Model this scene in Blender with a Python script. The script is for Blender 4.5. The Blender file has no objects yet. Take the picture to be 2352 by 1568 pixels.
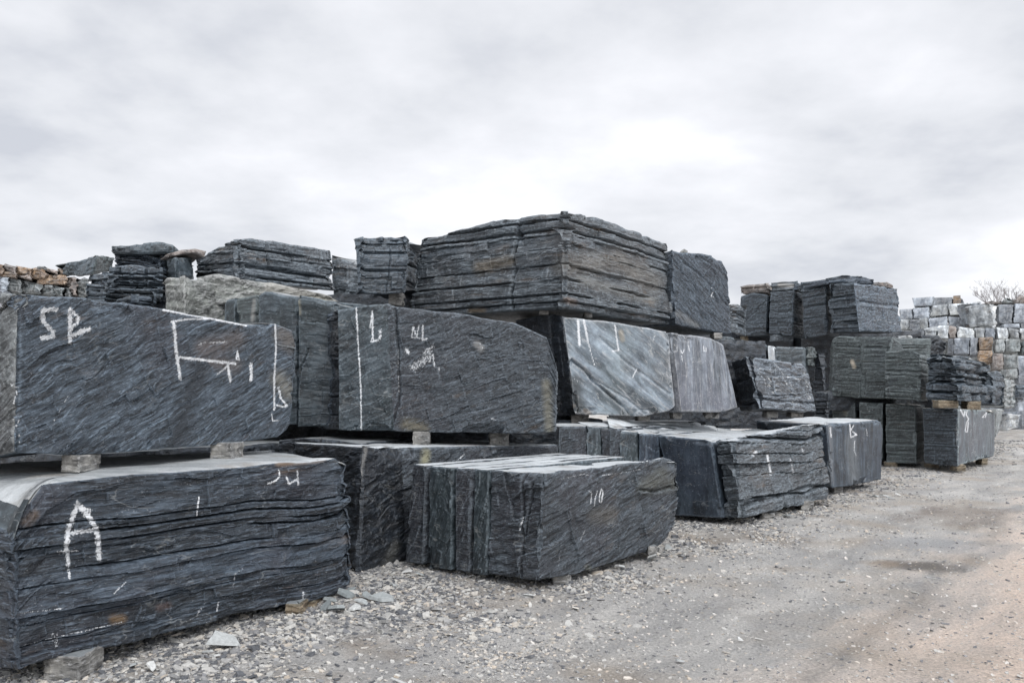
import bpy, math, random
import numpy as np

sc = bpy.context.scene
COL = sc.collection
# ------------------------------------------------------------------ camera
F = 2000.0          # focal length in picture units (picture 2352 wide)
CX, HY, EYE = 1176.0, 915.0, 1.6
cam_d = bpy.data.cameras.new("camera"); cam = bpy.data.objects.new("camera", cam_d)
COL.objects.link(cam); sc.camera = cam
cam.location = (0, 0, EYE); cam.rotation_euler = (math.radians(90), 0, 0)
cam_d.sensor_width = 36; cam_d.lens = F / 2352 * 36
cam_d.shift_y = (HY - 784) / 2352
cam_d.clip_start = 0.05; cam_d.clip_end = 3000

# ------------------------------------------------------------------ world
SUN_EL, SUN_AZ = 48, 150        # azimuth measured clockwise from +Y
w = bpy.data.worlds.new("World"); sc.world = w; w.use_nodes = True
nt = w.node_tree; N = nt.nodes; L = nt.links; N.clear()
def nd(N, t, **k):
    n = N.new(t)
    for a, b in k.items(): setattr(n, a, b)
    return n
out = nd(N, 'ShaderNodeOutputWorld'); bg = nd(N, 'ShaderNodeBackground'); L.new(bg.outputs[0], out.inputs[0])
sky = nd(N, 'ShaderNodeTexSky', sky_type='NISHITA'); sky.sun_disc = False
sky.sun_elevation = math.radians(SUN_EL); sky.sun_rotation = math.radians(SUN_AZ)
bg.inputs[1].default_value = 0.1
tc = nd(N, 'ShaderNodeTexCoord')
sep = nd(N, 'ShaderNodeSeparateXYZ'); L.new(tc.outputs['Generated'], sep.inputs[0])
zz = nd(N, 'ShaderNodeMath', operation='ADD'); L.new(sep.outputs[2], zz.inputs[0]); zz.inputs[1].default_value = 0.22
zm = nd(N, 'ShaderNodeMath', operation='MAXIMUM'); L.new(zz.outputs[0], zm.inputs[0]); zm.inputs[1].default_value = 0.1
dx = nd(N, 'ShaderNodeMath', operation='DIVIDE'); L.new(sep.outputs[0], dx.inputs[0]); L.new(zm.outputs[0], dx.inputs[1])
dy = nd(N, 'ShaderNodeMath', operation='DIVIDE'); L.new(sep.outputs[1], dy.inputs[0]); L.new(zm.outputs[0], dy.inputs[1])
cmb = nd(N, 'ShaderNodeCombineXYZ'); L.new(dx.outputs[0], cmb.inputs[0]); L.new(dy.outputs[0], cmb.inputs[1]); cmb.inputs[2].default_value = 11.6
n1 = nd(N, 'ShaderNodeTexNoise'); n1.inputs['Scale'].default_value = 0.62; n1.inputs['Detail'].default_value = 5; n1.inputs['Roughness'].default_value = .5; n1.inputs['Distortion'].default_value = .35
n2 = nd(N, 'ShaderNodeTexNoise'); n2.inputs['Scale'].default_value = 2.9; n2.inputs['Detail'].default_value = 6; n2.inputs['Roughness'].default_value = .55
L.new(cmb.outputs[0], n1.inputs['Vector']); L.new(cmb.outputs[0], n2.inputs['Vector'])
add = nd(N, 'ShaderNodeMath', operation='MULTIPLY_ADD'); L.new(n2.outputs[0], add.inputs[0]); add.inputs[1].default_value = .48; L.new(n1.outputs[0], add.inputs[2])
# brighter patch of thin cloud ahead of the camera
gd = nd(N, 'ShaderNodeVectorMath', operation='DOT_PRODUCT'); L.new(tc.outputs['Generated'], gd.inputs[0])
v0 = np.array([-.04, 1, .40]); v0 = v0 / np.linalg.norm(v0); gd.inputs[1].default_value = tuple(v0)
gp = nd(N, 'ShaderNodeMapRange'); L.new(gd.outputs['Value'], gp.inputs[0]); gp.inputs[1].default_value = .955; gp.inputs[2].default_value = 1.0; gp.inputs[3].default_value = 0; gp.inputs[4].default_value = .045
gp.interpolation_type = 'SMOOTHSTEP'
add2 = nd(N, 'ShaderNodeMath', operation='ADD'); L.new(add.outputs[0], add2.inputs[0]); L.new(gp.outputs[0], add2.inputs[1])
cr = nd(N, 'ShaderNodeValToRGB'); L.new(add2.outputs[0], cr.inputs[0])
e = cr.color_ramp.elements
e[0].position = .57; e[0].color = (5.30, 5.50, 6.00, 1)
e[1].position = .92; e[1].color = (9.02, 9.12, 9.31, 1)
m = e.new(.67); m.color = (6.60, 6.75, 7.12, 1)
m = e.new(.79); m.color = (7.68, 7.78, 8.16, 1)
mix = nd(N, 'ShaderNodeMix', data_type='RGBA'); mix.inputs[0].default_value = .96
L.new(sky.outputs[0], mix.inputs[6]); L.new(cr.outputs[0], mix.inputs[7]); 
# unseen sky behind the camera brightened round the sun, added to front-light the faces
sd = nd(N, 'ShaderNodeVectorMath', operation='DOT_PRODUCT'); L.new(tc.outputs['Generated'], sd.inputs[0])
_a, _e = math.radians(SUN_AZ), math.radians(SUN_EL); sd.inputs[1].default_value = (math.sin(_a) * math.cos(_e), math.cos(_a) * math.cos(_e), math.sin(_e))
sg = nd(N, 'ShaderNodeMapRange'); L.new(sd.outputs['Value'], sg.inputs[0]); sg.inputs[1].default_value = .25; sg.inputs[2].default_value = 1.0; sg.inputs[3].default_value = 1.0; sg.inputs[4].default_value = 2.4
vm = nd(N, 'ShaderNodeVectorMath', operation='SCALE'); L.new(mix.outputs[2], vm.inputs[0]); L.new(sg.outputs[0], vm.inputs['Scale']); L.new(vm.outputs[0], bg.inputs[0])

sl = bpy.data.lights.new("sun", 'SUN'); so = bpy.data.objects.new("sun", sl); COL.objects.link(so)
sl.energy = 1.5; sl.angle = math.radians(14); sl.color = (1, .97, .93)
az, el = math.radians(SUN_AZ), math.radians(SUN_EL)
from mathutils import Vector
so.rotation_euler = Vector((math.sin(az) * math.cos(el), math.cos(az) * math.cos(el), math.sin(el))).to_track_quat('Z', 'Y').to_euler()
vs = sc.view_settings; vs.view_transform = 'Standard'; vs.look = 'None'; vs.gamma = 1; vs.exposure = 0.32

# ------------------------------------------------------------------ noise
def hsh(ix, iy, iz, seed):
    h = (ix.astype(np.int64) * 374761393 + iy.astype(np.int64) * 668265263 + iz.astype(np.int64) * 2147483647 + seed * 974634777) & 0xffffffff
    h = ((h ^ (h >> 13)) * 1274126177) & 0xffffffff
    h = ((h ^ (h >> 15)) * 2246822519) & 0xffffffff
    return ((h ^ (h >> 16)) & 0xffffff) / float(0xffffff)
def vnoise(p, seed=0):
    i = np.floor(p).astype(np.int64); f = p - i; u = f * f * f * (f * (f * 6 - 15) + 10)
    r = 0
    for a in (0, 1):
        for b in (0, 1):
            for c in (0, 1):
                wgt = (u[:, 0] if a else 1 - u[:, 0]) * (u[:, 1] if b else 1 - u[:, 1]) * (u[:, 2] if c else 1 - u[:, 2])
                r = r + wgt * hsh(i[:, 0] + a, i[:, 1] + b, i[:, 2] + c, seed)
    return r * 2 - 1
def fbm(p, seed=0, octv=4, gain=.5):
    r = 0; a = 1; s = 0
    for k in range(octv):
        r = r + a * vnoise(p * (2.03 ** k) + k * 17.3, seed + k); s += a; a *= gain
    return r / s
def facets(u, v, seed, slope=.8):
    """continuous broken facets over the plane: lower envelope of randomly tilted bowls, one per cell"""
    iu = np.floor(u).astype(np.int64); iv = np.floor(v).astype(np.int64)
    best = np.full(u.shape, 1e9)
    z = np.zeros_like(iu)
    for a in (-1, 0, 1):
        for b in (-1, 0, 1):
            cu = iu + a; cv = iv + b
            px = cu + hsh(cu, cv, z, seed); py = cv + hsh(cu, cv, z + 1, seed)
            gx = (hsh(cu, cv, z + 2, seed) - .5) * 2 * slope; gy = (hsh(cu, cv, z + 3, seed) - .5) * 2 * slope
            o = (hsh(cu, cv, z + 4, seed) - .5) * .5
            x = u - px; y = v - py
            best = np.minimum(best, o + gx * x + gy * y + .22 * (x * x + y * y))
    return best
def sm(x, a, b):
    t = np.clip((x - a) / (b - a), 0, 1); return t * t * (3 - 2 * t)

def P(px, py, Y):
    return np.array([(px - CX) / F * Y, Y, EYE - (py - HY) / F * Y])

# ------------------------------------------------------------------ materials
class MB:
    def __init__(s, name):
        s.m = bpy.data.materials.new(name); s.m.use_nodes = True
        s.N = s.m.node_tree.nodes; s.L = s.m.node_tree.links; s.b = s.N['Principled BSDF']
        s.tc = s.N.new('ShaderNodeTexCoord')
    def n(s, t, **k): return nd(s.N, t, **k)
    def noise(s, vec, scale, detail=4, rough=.55, dist=0.0):
        n = s.n('ShaderNodeTexNoise'); n.inputs['Scale'].default_value = scale; n.inputs['Detail'].default_value = detail
        n.inputs['Roughness'].default_value = rough; n.inputs['Distortion'].default_value = dist
        s.L.new(vec, n.inputs['Vector']); return n.outputs[0]
    def map(s, vec, scale=(1, 1, 1), rot=(0, 0, 0), loc=(0, 0, 0)):
        n = s.n('ShaderNodeMapping'); s.L.new(vec, n.inputs[0]); n.inputs['Scale'].default_value = scale; n.inputs['Rotation'].default_value = rot; n.inputs['Location'].default_value = loc
        return n.outputs[0]
    def rng(s, v, a, b, c=0, d=1, smooth=False):
        n = s.n('ShaderNodeMapRange'); s.L.new(v, n.inputs[0])
        for i, x in enumerate((a, b, c, d)): n.inputs[i + 1].default_value = x
        if smooth: n.interpolation_type = 'SMOOTHSTEP'
        return n.outputs[0]
    def math(s, op, a, b=None, c=None):
        n = s.n('ShaderNodeMath', operation=op)
        for i, x in enumerate((a, b, c)):
            if x is None: continue
            if isinstance(x, (int, float)): n.inputs[i].default_value = x
            else: s.L.new(x, n.inputs[i])
        return n.outputs[0]
    def mix(s, f, a, b, mode='MIX'):
        n = s.n('ShaderNodeMix', data_type='RGBA', blend_type=mode)
        for i, x in ((0, f), (6, a), (7, b)):
            if isinstance(x, (int, float)): n.inputs[i].default_value = x
            elif isinstance(x, tuple): n.inputs[i].default_value = x + (1,) if len(x) == 3 else x
            else: s.L.new(x, n.inputs[i])
        return n.outputs[2]
    def attr(s, name, out='Fac'):
        n = s.n('ShaderNodeAttribute'); n.attribute_name = name; return n.outputs[out]

def slate(name, c1, c2, acc, grain=(0, 0, 1), gs=(2.2, 2.2, 26), spin=0.0, streak=.35, vein=.25, rust=.15, lay=.5, rough=.55, bump=.55, edge=.5, spec=.5, dk=1.0, seed=0):
    """procedural slate: two tones along the grain, an accent tone in patches, pale streaks, veins, rust"""
    k = MB(name); b = k.b
    obj = k.tc.outputs['Object']
    loc = (seed * 3.1, seed * 1.7, seed * .9)
    v = k.map(obj, (1, 1, 1), (0, 0, 0), loc)
    if spin:
        vr = k.n('ShaderNodeVectorRotate', rotation_type='AXIS_ANGLE'); k.L.new(v, vr.inputs['Vector'])
        vr.inputs['Axis'].default_value = grain; vr.inputs['Angle'].default_value = spin; v2 = vr.outputs[0]
    else: v2 = v
    g = k.map(v2, gs)
    warp = k.noise(v, 1.1, 2)
    gd_ = k.n('ShaderNodeVectorMath', operation='MULTIPLY_ADD'); k.L.new(warp, gd_.inputs[0]); gd_.inputs[1].default_value = (1.2, 1.2, 2.4); k.L.new(g, gd_.inputs[2]); g = gd_.outputs[0]
    nA = k.noise(g, 1.0, 7, .62, .25)
    nB = k.noise(v, 1.3, 4, .6)
    nC = k.noise(v, 26, 5, .7)
    nF = k.noise(k.map(v2, (gs[0] * 3, gs[1] * 3, gs[2] * 2.6)), 1.0, 5, .7)
    tn = (.93, 1.0, 1.07) if c1[2] > c1[0] else (1, 1, 1); c1, c2, acc = [tuple(x * q_ * dk * t_ for x, t_ in zip(c_, tn)) for c_, q_ in ((c1, .38), (c2, .98), (acc, .68))]
    col = k.mix(k.rng(nA, .40, .64), c1, c2)
    col = k.mix(k.rng(nB, .47, .66, 0, .85), col, acc)
    col = k.mix(k.rng(nC, .3, .75, 0, 1), k.mix(1.0, col, (.58, .58, .60), 'MULTIPLY'), col)
    lf = k.noise(v2, 5.5, 3, .6); col = k.mix(k.rng(lf, .35, .65), k.mix(1.0, col, (.74, .75, .77), 'MULTIPLY'), k.mix(1.0, col, (1.25, 1.24, 1.22), 'MULTIPLY'))
    la = k.rng(k.attr('lay'), 0, 1, 1 - lay * .45, 1 + lay * .75)
    cmbn = k.n('ShaderNodeCombineColor')
    for i in range(3): k.L.new(la, cmbn.inputs[i])
    col = k.mix(1.0, col, cmbn.outputs[0], 'MULTIPLY')
    pale = tuple(min(.5, x * 2.1 + .05) for x in c2)
    st = k.math('MULTIPLY', k.rng(nF, .55, .67), streak)
    col = k.mix(st, col, pale)
    vn = k.noise(k.map(v2, (1, 1, 2.6)), 1.5, 4, .5, .35)
    vm = k.math('ABSOLUTE', k.math('SUBTRACT', vn, .5))
    vmask = k.rng(k.noise(v, 1.9, 2), .5, .6)
    col = k.mix(k.math('MULTIPLY', k.math('MULTIPLY', k.rng(vm, .002, .009, 1, 0), vmask), vein), col, (.42, .43, .42))
    rn = k.noise(k.map(v2, (gs[0] * .6, gs[1] * .6, gs[2] * .4)), 1.0, 5, .65)
    rm = k.math('MULTIPLY', k.math('MULTIPLY', k.rng(rn, .56, .68), k.rng(k.noise(v, .9, 2), .5, .62)), rust)
    col = k.mix(rm, col, (.17, .105, .055))
    # short pale ticks along the grain and fine flecks
    tk = k.noise(k.map(v2, (gs[0] * 2.2 + 8, gs[1] * 2.2 + 8, min(gs[2] * 2.5, 90) + 20)), 1.0, 3, .6)
    col = k.mix(k.math('MULTIPLY', k.rng(tk, .62, .70), .25 + .5 * streak), col, pale)
    fl = k.noise(v, 75, 2, .5)
    col = k.mix(k.math('MULTIPLY', k.rng(fl, .66, .72), .45), col, (.28, .29, .3))
    if edge: col = k.mix(k.math('MULTIPLY', k.math('MULTIPLY', k.attr('edge'), k.rng(nC, .35, .6)), edge), col, tuple(min(.45, x * 2.3 + .04) for x in c2))
    sa = k.n('ShaderNodeAttribute'); sa.attribute_name = 'stain'
    col = k.mix(k.math('MULTIPLY', sa.outputs['Alpha'], k.rng(nA, .25, .62, .25, 1)), col, sa.outputs['Color'])
    ch = k.attr('chalk')
    cn = k.noise(k.map(v, (1, 1, .6)), 85, 4, .75)
    cm = k.rng(k.math('ADD', ch, k.math('MULTIPLY', k.math('SUBTRACT', cn, .52), 3.0)), .48, .72)
    cm = k.math('MULTIPLY', cm, k.rng(ch, 0.02, .1))
    cm = k.math('MULTIPLY', cm, k.rng(k.noise(v, 4, 3), .3, .6, .55, .95)); col = k.mix(cm, col, (.66, .68, .70))
    k.L.new(col, b.inputs['Base Color'])
    b.inputs['Specular IOR Level'].default_value = spec
    k.L.new(k.rng(nC, .3, .7, rough - .16, rough + .08), b.inputs['Roughness'])
    h = k.math('ADD', k.math('MULTIPLY', nA, .9), k.math('ADD', k.math('MULTIPLY', nC, .35), k.math('MULTIPLY', nF, .55)))
    bp = k.n('ShaderNodeBump'); bp.inputs['Strength'].default_value = bump; bp.inputs['Distance'].default_value = .022; k.L.new(h, bp.inputs['Height']); k.L.new(bp.outputs[0], b.inputs['Normal'])
    return k.m

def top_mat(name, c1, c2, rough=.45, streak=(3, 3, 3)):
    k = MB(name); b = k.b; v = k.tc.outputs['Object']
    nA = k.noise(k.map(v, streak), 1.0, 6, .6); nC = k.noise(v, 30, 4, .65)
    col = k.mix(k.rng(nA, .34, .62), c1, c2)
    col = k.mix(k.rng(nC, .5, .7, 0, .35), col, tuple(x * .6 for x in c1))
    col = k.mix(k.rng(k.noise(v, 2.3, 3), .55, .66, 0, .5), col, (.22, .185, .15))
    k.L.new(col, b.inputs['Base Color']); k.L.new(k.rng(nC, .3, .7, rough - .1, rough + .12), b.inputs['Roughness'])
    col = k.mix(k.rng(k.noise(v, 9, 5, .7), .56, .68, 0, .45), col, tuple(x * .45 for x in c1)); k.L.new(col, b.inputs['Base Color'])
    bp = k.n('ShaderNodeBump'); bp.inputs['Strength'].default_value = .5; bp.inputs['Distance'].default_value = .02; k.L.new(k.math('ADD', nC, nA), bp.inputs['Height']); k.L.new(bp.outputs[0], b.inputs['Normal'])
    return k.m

BLU = ((.026, .034, .045), (.062, .079, .098), (.046, .046, .058))
M = {}
FN = (.40, -.92, 0)        # facing of the left wall's big face
M['strata'] = slate('layered_slate', *BLU, rust=.4, streak=.6, lay=.8, bump=1.1, edge=.5, dk=0.88, seed=1)
M['strata_lt'] = slate('weathered_layered_slate', (.048, .057, .066), (.125, .140, .150), (.115, .108, .105), rust=.45, streak=.6, lay=.7, bump=1.0, edge=.5, dk=0.95, seed=2)
M['green'] = slate('green_grey_slate', (.040, .050, .050), (.105, .122, .118), (.055, .064, .074), rust=.1, streak=.5, lay=.6, bump=.6, edge=.6, gs=(1.2, 1.2, 30), dk=0.74, seed=3)
M['blue'] = slate('blue_grey_banded_slate', (.034, .045, .055), (.085, .105, .122), (.05, .058, .07), rust=.1, streak=.5, lay=.55, bump=.6, edge=.6, gs=(1.2, 1.2, 28), dk=0.72, seed=4)
M['diag'] = slate('diagonal_grained_slate', (.030, .041, .053), (.082, .102, .122), (.058, .060, .072), grain=FN, spin=math.radians(-27), gs=(5, 5, 42), streak=.5, vein=.12, rust=.25, lay=.2, bump=1.2, edge=.6, dk=1.2, seed=5)
M['diagE'] = slate('rough_split_slate', (.032, .041, .051), (.085, .098, .110), (.062, .060, .068), grain=(0, -1, 0), spin=math.radians(-20), gs=(7, 7, 30), streak=.4, vein=.15, rust=.2, lay=.2, bump=1.2, edge=.6, dk=0.88, seed=6)
M['diagM'] = slate('diagonal_grained_slate', (.030, .041, .053), (.082, .102, .122), (.058, .060, .072), grain=FN, spin=math.radians(34), gs=(5, 5, 42), streak=.5, vein=.12, rust=.15, lay=.2, bump=1.2, edge=.6, dk=0.95, seed=25)
M['smooth'] = slate('smooth_split_slate', (.045, .058, .066), (.080, .098, .108), (.055, .07, .072), gs=(3, 3, 4), streak=.2, vein=.3, rust=.05, lay=.2, bump=.4, edge=.5, dk=0.85, seed=7)
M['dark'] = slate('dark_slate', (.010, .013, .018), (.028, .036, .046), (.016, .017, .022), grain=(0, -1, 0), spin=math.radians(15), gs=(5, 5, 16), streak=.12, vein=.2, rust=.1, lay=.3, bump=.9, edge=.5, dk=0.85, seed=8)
M['sawn'] = slate('sawn_dark_slate', (.034, .046, .060), (.058, .074, .090), (.04, .05, .07), gs=(9, 9, 1.4), streak=.15, vein=.2, rust=.05, lay=.2, bump=.25, edge=.5, dk=1.1, seed=9)
M['sawn_lt'] = slate('sawn_grey_slate', (.085, .105, .118), (.17, .20, .215), (.13, .135, .155), gs=(9, 9, 1.1), streak=.4, vein=.4, rust=.15, lay=.2, bump=.25, edge=.5, dk=0.95, seed=10)
M['pale'] = slate('pale_slate', (.115, .138, .15), (.23, .26, .28), (.185, .19, .19), grain=(0, -1, 0), spin=math.radians(40), gs=(1.0, 1.0, 7), streak=.35, vein=.5, rust=.25, lay=.2, bump=.3, edge=.5, dk=1.4, seed=11)
M['mauve'] = slate('mauve_grey_slate', (.125, .137, .15), (.215, .228, .245), (.158, .158, .175), gs=(11, 11, .9), streak=.4, vein=.3, rust=.1, lay=.1, bump=.3, edge=.4, dk=1.4, seed=12)
M['olive'] = slate('olive_grey_slate', (.13, .14, .125), (.24, .255, .235), (.2, .205, .2), grain=(0, -1, 0), spin=math.radians(8), gs=(2, 2, 14), streak=.4, vein=.2, rust=.1, lay=.2, bump=.55, edge=.5, dk=1.45, seed=13)
M['curl'] = slate('folded_slate', (.026, .035, .046), (.092, .108, .122), (.054, .050, .062), grain=(.77, -.64, 0), spin=math.radians(-14), gs=(3.6, 3.6, 34), streak=.5, vein=.25, rust=.2, lay=.2, bump=1.3, edge=.6, dk=0.74, seed=14)
M['veined'] = slate('veined_slate', (.06, .072, .086), (.15, .17, .19), (.12, .112, .11), grain=(0, -1, 0), spin=math.radians(12), gs=(1.6, 1.6, 20), streak=.6, vein=1.0, rust=.4, lay=.4, bump=.7, edge=.7, dk=0.8, seed=15)
M['granite'] = slate('pale_grey_granite', (.42, .43, .43), (.66, .66, .64), (.56, .53, .47), gs=(2.5, 2.5, 1.0), streak=.2, vein=0, rust=.35, lay=1.2, rough=.75, bump=.4, edge=.2, dk=1.25, seed=16)
M['granite_b'] = slate('blue_grey_granite', (.25, .275, .30), (.44, .465, .49), (.33, .34, .37), gs=(2.5, 2.5, 1.0), streak=.2, vein=0, rust=.3, lay=.9, rough=.75, bump=.4, edge=.3, dk=1.0, seed=17)
M['brown'] = slate('rust_brown_stone', (.19, .12, .07), (.42, .28, .16), (.24, .16, .11), gs=(4, 4, 8), streak=.25, vein=0, rust=.8, lay=.6, rough=.75, bump=.9, edge=.4, dk=1.25, seed=18)
M['taupe'] = slate('taupe_stone', (.12, .10, .09), (.24, .20, .175), (.17, .14, .12), gs=(4, 4, 8), streak=.25, vein=0, rust=.5, lay=.6, rough=.75, bump=.8, edge=.4, dk=1.25, seed=19)
M['greystone'] = slate('grey_sawn_stone', (.16, .175, .165), (.30, .315, .30), (.22, .23, .22), gs=(6, 6, 1), streak=.2, vein=0, rust=.25, lay=.7, rough=.7, bump=.35, edge=.4, dk=1.25, seed=20)
M['lichen'] = slate('lichen_grey_slate', (.075, .080, .080), (.155, .158, .152), (.11, .105, .10), gs=(5, 5, 9), streak=.4, vein=.2, rust=.15, lay=.2, bump=.8, edge=.4, dk=1.2, seed=24)
M['bearer'] = slate('bearer_stone', (.20, .195, .18), (.36, .35, .32), (.27, .25, .22), gs=(3, 3, 12), streak=.4, vein=0, rust=.25, lay=.3, rough=.75, bump=.6, edge=.3, dk=.95, seed=21)
M['timber'] = slate('timber_bearer', (.16, .115, .07), (.34, .26, .17), (.22, .17, .12), gs=(2, 2, 40), streak=.2, vein=0, rust=.2, lay=.2, rough=.8, bump=.5, edge=.2, dk=0.85, seed=22)
M['top'] = top_mat('dusty_sawn_top_painted_sheen', (.42, .45, .47), (.62, .65, .67), .38, (1.2, 7, 1))  # dust, plus the sky's grazing reflection put into the base colour
M['top_dk'] = top_mat('dusty_slate_top', (.13, .145, .155), (.28, .30, .31), .5)
M['top_md'] = top_mat('grey_slate_top', (.24, .26, .27), (.46, .48, .49), .42, (1.5, 5, 1))  # toned-down pale top, sky reflection likewise put into the colour
M['top_lt'] = top_mat('pale_stone_top', (.40, .39, .36), (.62, .61, .58), .7)

# ------------------------------------------------------------------ rock builder
def new_mesh(name, verts, quads, mats, midx=None, attrs=None, smooth=True):
    me = bpy.data.meshes.new(name)
    nv = len(verts); nf = len(quads)
    me.vertices.add(nv); me.vertices.foreach_set('co', np.ascontiguousarray(verts, dtype=np.float32).ravel())
    me.loops.add(nf * 4); me.loops.foreach_set('vertex_index', quads.astype(np.int32).ravel())
    me.polygons.add(nf); me.polygons.foreach_set('loop_start', np.arange(0, nf * 4, 4, dtype=np.int32))
    if midx is not None: me.polygons.foreach_set('material_index', midx.astype(np.int32))
    me.polygons.foreach_set('use_smooth', np.full(nf, smooth) if isinstance(smooth, bool) else smooth)
    me.update(calc_edges=True); me.validate()
    for m_ in mats: me.materials.append(m_)
    for k, a in (attrs or {}).items():
        if a.ndim == 1:
            at = me.attributes.new(k, 'FLOAT', 'POINT'); at.data.foreach_set('value', a.astype(np.float32))
        else:
            at = me.attributes.new(k, 'FLOAT_COLOR', 'POINT'); at.data.foreach_set('color', a.astype(np.float32).ravel())
    return me

def segdist(px, py, pl):
    d = np.full(px.shape, 1e9)
    for (x0, y0), (x1, y1) in zip(pl[:-1], pl[1:]):
        vx, vy = x1 - x0, y1 - y0; l2 = vx * vx + vy * vy + 1e-9
        t = np.clip(((px - x0) * vx + (py - y0) * vy) / l2, 0, 1)
        d = np.minimum(d, np.hypot(px - x0 - t * vx, py - y0 - t * vy))
    return d

SEED = [100]
def rock(name, label, posts, mat, top=None, corner=None, depth=1.2, back=None, styles='r', cuts=0, amp=.02, gv=.03,
         rough=.012, grain=0.0, fac=(.30, .10), cracks=(), chalk=(), stains=(), group=None, cat='block', res=1.0, chip=.02,
         topmat=None, tilt=0.0, wave=.02, bz=None, dens=None, segmat=None, smooth=None, capz=.012, gmask=.0, rs=.12, wrp=.018, layr=False, lowcap=None):
    """posts: (x_top, y_top, x_bottom, y_bottom, distance) along the visible faces from left to right"""
    SEED[0] += 7; seed = SEED[0]; rnd = random.Random(seed)
    ps = [list(p) + [None] * (5 - len(p)) for p in posts]
    n = len(ps)
    def fill(i, j, key=lambda v: v, inv=lambda v: v):
        known = [q for q in range(n) if ps[q][j] is not None]
        a = max([q for q in known if q < i], default=None); b_ = min([q for q in known if q > i], default=None)
        if a is None: return ps[b_][j]
        if b_ is None: return ps[a][j]
        t = (ps[i][2] - ps[a][2]) / (ps[b_][2] - ps[a][2] + 1e-9)
        return inv(key(ps[a][j]) * (1 - t) + key(ps[b_][j]) * t)
    vals = {}
    for i in range(n):
        for j in (1, 3, 4):
            if ps[i][j] is None: vals[(i, j)] = fill(i, j, *((lambda v: 1 / v, lambda v: 1 / v) if j == 4 else ()))
    for (i, j), v in vals.items(): ps[i][j] = v
    T = [P(p[0], p[1], p[4]) for p in ps]; B = [P(p[2], p[3], p[4]) for p in ps]
    if back is not None: bv = [np.array([back[0], back[1], 0.])] * 2
    elif corner is None:
        t = B[-1] - B[0]; pr = np.array([-t[1], t[0], 0]); pr = pr / np.linalg.norm(pr) * depth; bv = [pr, pr]
    if corner is not None:
        T.append(T[0] + T[n - 1] - T[corner]); B.append(B[0] + B[n - 1] - B[corner])
        nb = 1
    else:
        zt = None
        T += [T[n - 1] + bv[1], T[0] + bv[0]]; B += [B[n - 1] + bv[1], B[0] + bv[0]]; nb = 2
        if bz is not None: T[n][2] = bz; T[n + 1][2] = bz
    T = np.array(T); B = np.array(B); m = len(T)
    Ym = min(p[4] for p in ps)
    h = 2.7 * Ym / F * res
    # ring samples
    s_list, S = [], 0.0
    seg_of, tt = [], []
    for i in range(m):
        j = (i + 1) % m
        Ls = max(np.linalg.norm((T[j] - T[i])[:2]), np.linalg.norm((B[j] - B[i])[:2]), .01)
        front = i < n - 1
        c = max(2, int(Ls / (h if front else h * 3.5)))
        for q in range(c): seg_of.append(i); tt.append(q / c); s_list.append(S + Ls * q / c)
        S += Ls
    seg_of = np.array(seg_of); tt = np.array(tt)[:, None]; R = len(seg_of)
    nx = (seg_of + 1) % m
    loopT = T[seg_of] * (1 - tt) + T[nx] * tt; loopB = B[seg_of] * (1 - tt) + B[nx] * tt
    H = float(np.mean(T[:n, 2] - B[:n, 2])); HX = float(np.max(T[:n, 2] - B[:n, 2]))
    rows = max(4, int(H / h)) + 1
    wv = np.linspace(0, 1, rows)
    G = loopB[None] * (1 - wv[:, None, None]) + loopT[None] * wv[:, None, None]      # rows,R,3
    # outward normals
    mid = (loopT + loopB) / 2
    tg = np.roll(mid, -1, 0) - np.roll(mid, 1, 0); nn = np.stack([tg[:, 1], -tg[:, 0]], 1); nn /= np.linalg.norm(nn, axis=1)[:, None] + 1e-9
    # corner distance along the ring (only sharp corners)
    Sarr = np.array(s_list)
    cd = np.full(R, 9.0); 
    for i in range(m):
        a_ = mid_dir = (B[(i + 1) % m] - B[i])[:2]; b2 = (B[i] - B[i - 1])[:2]
        ca = np.dot(a_, b2) / (np.linalg.norm(a_) * np.linalg.norm(b2) + 1e-9)
        if ca < .92:
            s0 = Sarr[np.where((seg_of == i) & (tt[:, 0] == 0))[0][0]]
            dd = np.abs(Sarr - s0); cd = np.minimum(cd, np.minimum(dd, S - dd))
    pts = G.reshape(-1, 3).copy()
    W = np.repeat(wv, R); SS = np.tile(Sarr, rows); Z = W * H
    seg = np.tile(seg_of, rows); cdv = np.tile(cd, rows)
    nrm = np.tile(nn, (rows, 1))
    off = seed * 1.37
    q3 = pts + off
    st = {i: (styles[i] if i < len(styles) else styles[-1]) for i in range(m)}
    kk = np.array([{'h': 0, 'r': 1, 's': 2, 'v': 3}[st[i]] for i in range(m)])[seg]
    # soft blend of style weights across corners
    d = np.zeros(len(pts)); lay = np.full(len(pts), rnd.random() if layr else .3 + .4 * rnd.random())
    # overall waviness
    d += wave * fbm(q3 * 1.1, seed, 3)
    # rough facets
    ca, sa = math.cos(grain), math.sin(grain)
    u = (SS * ca + Z * sa); v = (-SS * sa + Z * ca)
    wu = u + .05 * vnoise(q3 * 3, seed + 3); wvv = v + .05 * vnoise(q3 * 4 + 9, seed + 4)
    fr = facets(wu / fac[0], wvv / fac[1], seed) * .8 + facets(wu / fac[0] * 3.1, wvv / fac[1] * 2.7, seed + 1) * .35
    fr = fr - fr.mean()
    fr2 = fbm(np.stack([u * 9, v * 30, SS * 0], 1), seed + 6, 3)
    rw = np.choose(kk, [.9, 1.0, .10, .8])
    d -= rough * rw * (fr * 1.9 + .5 * fr2)
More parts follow.
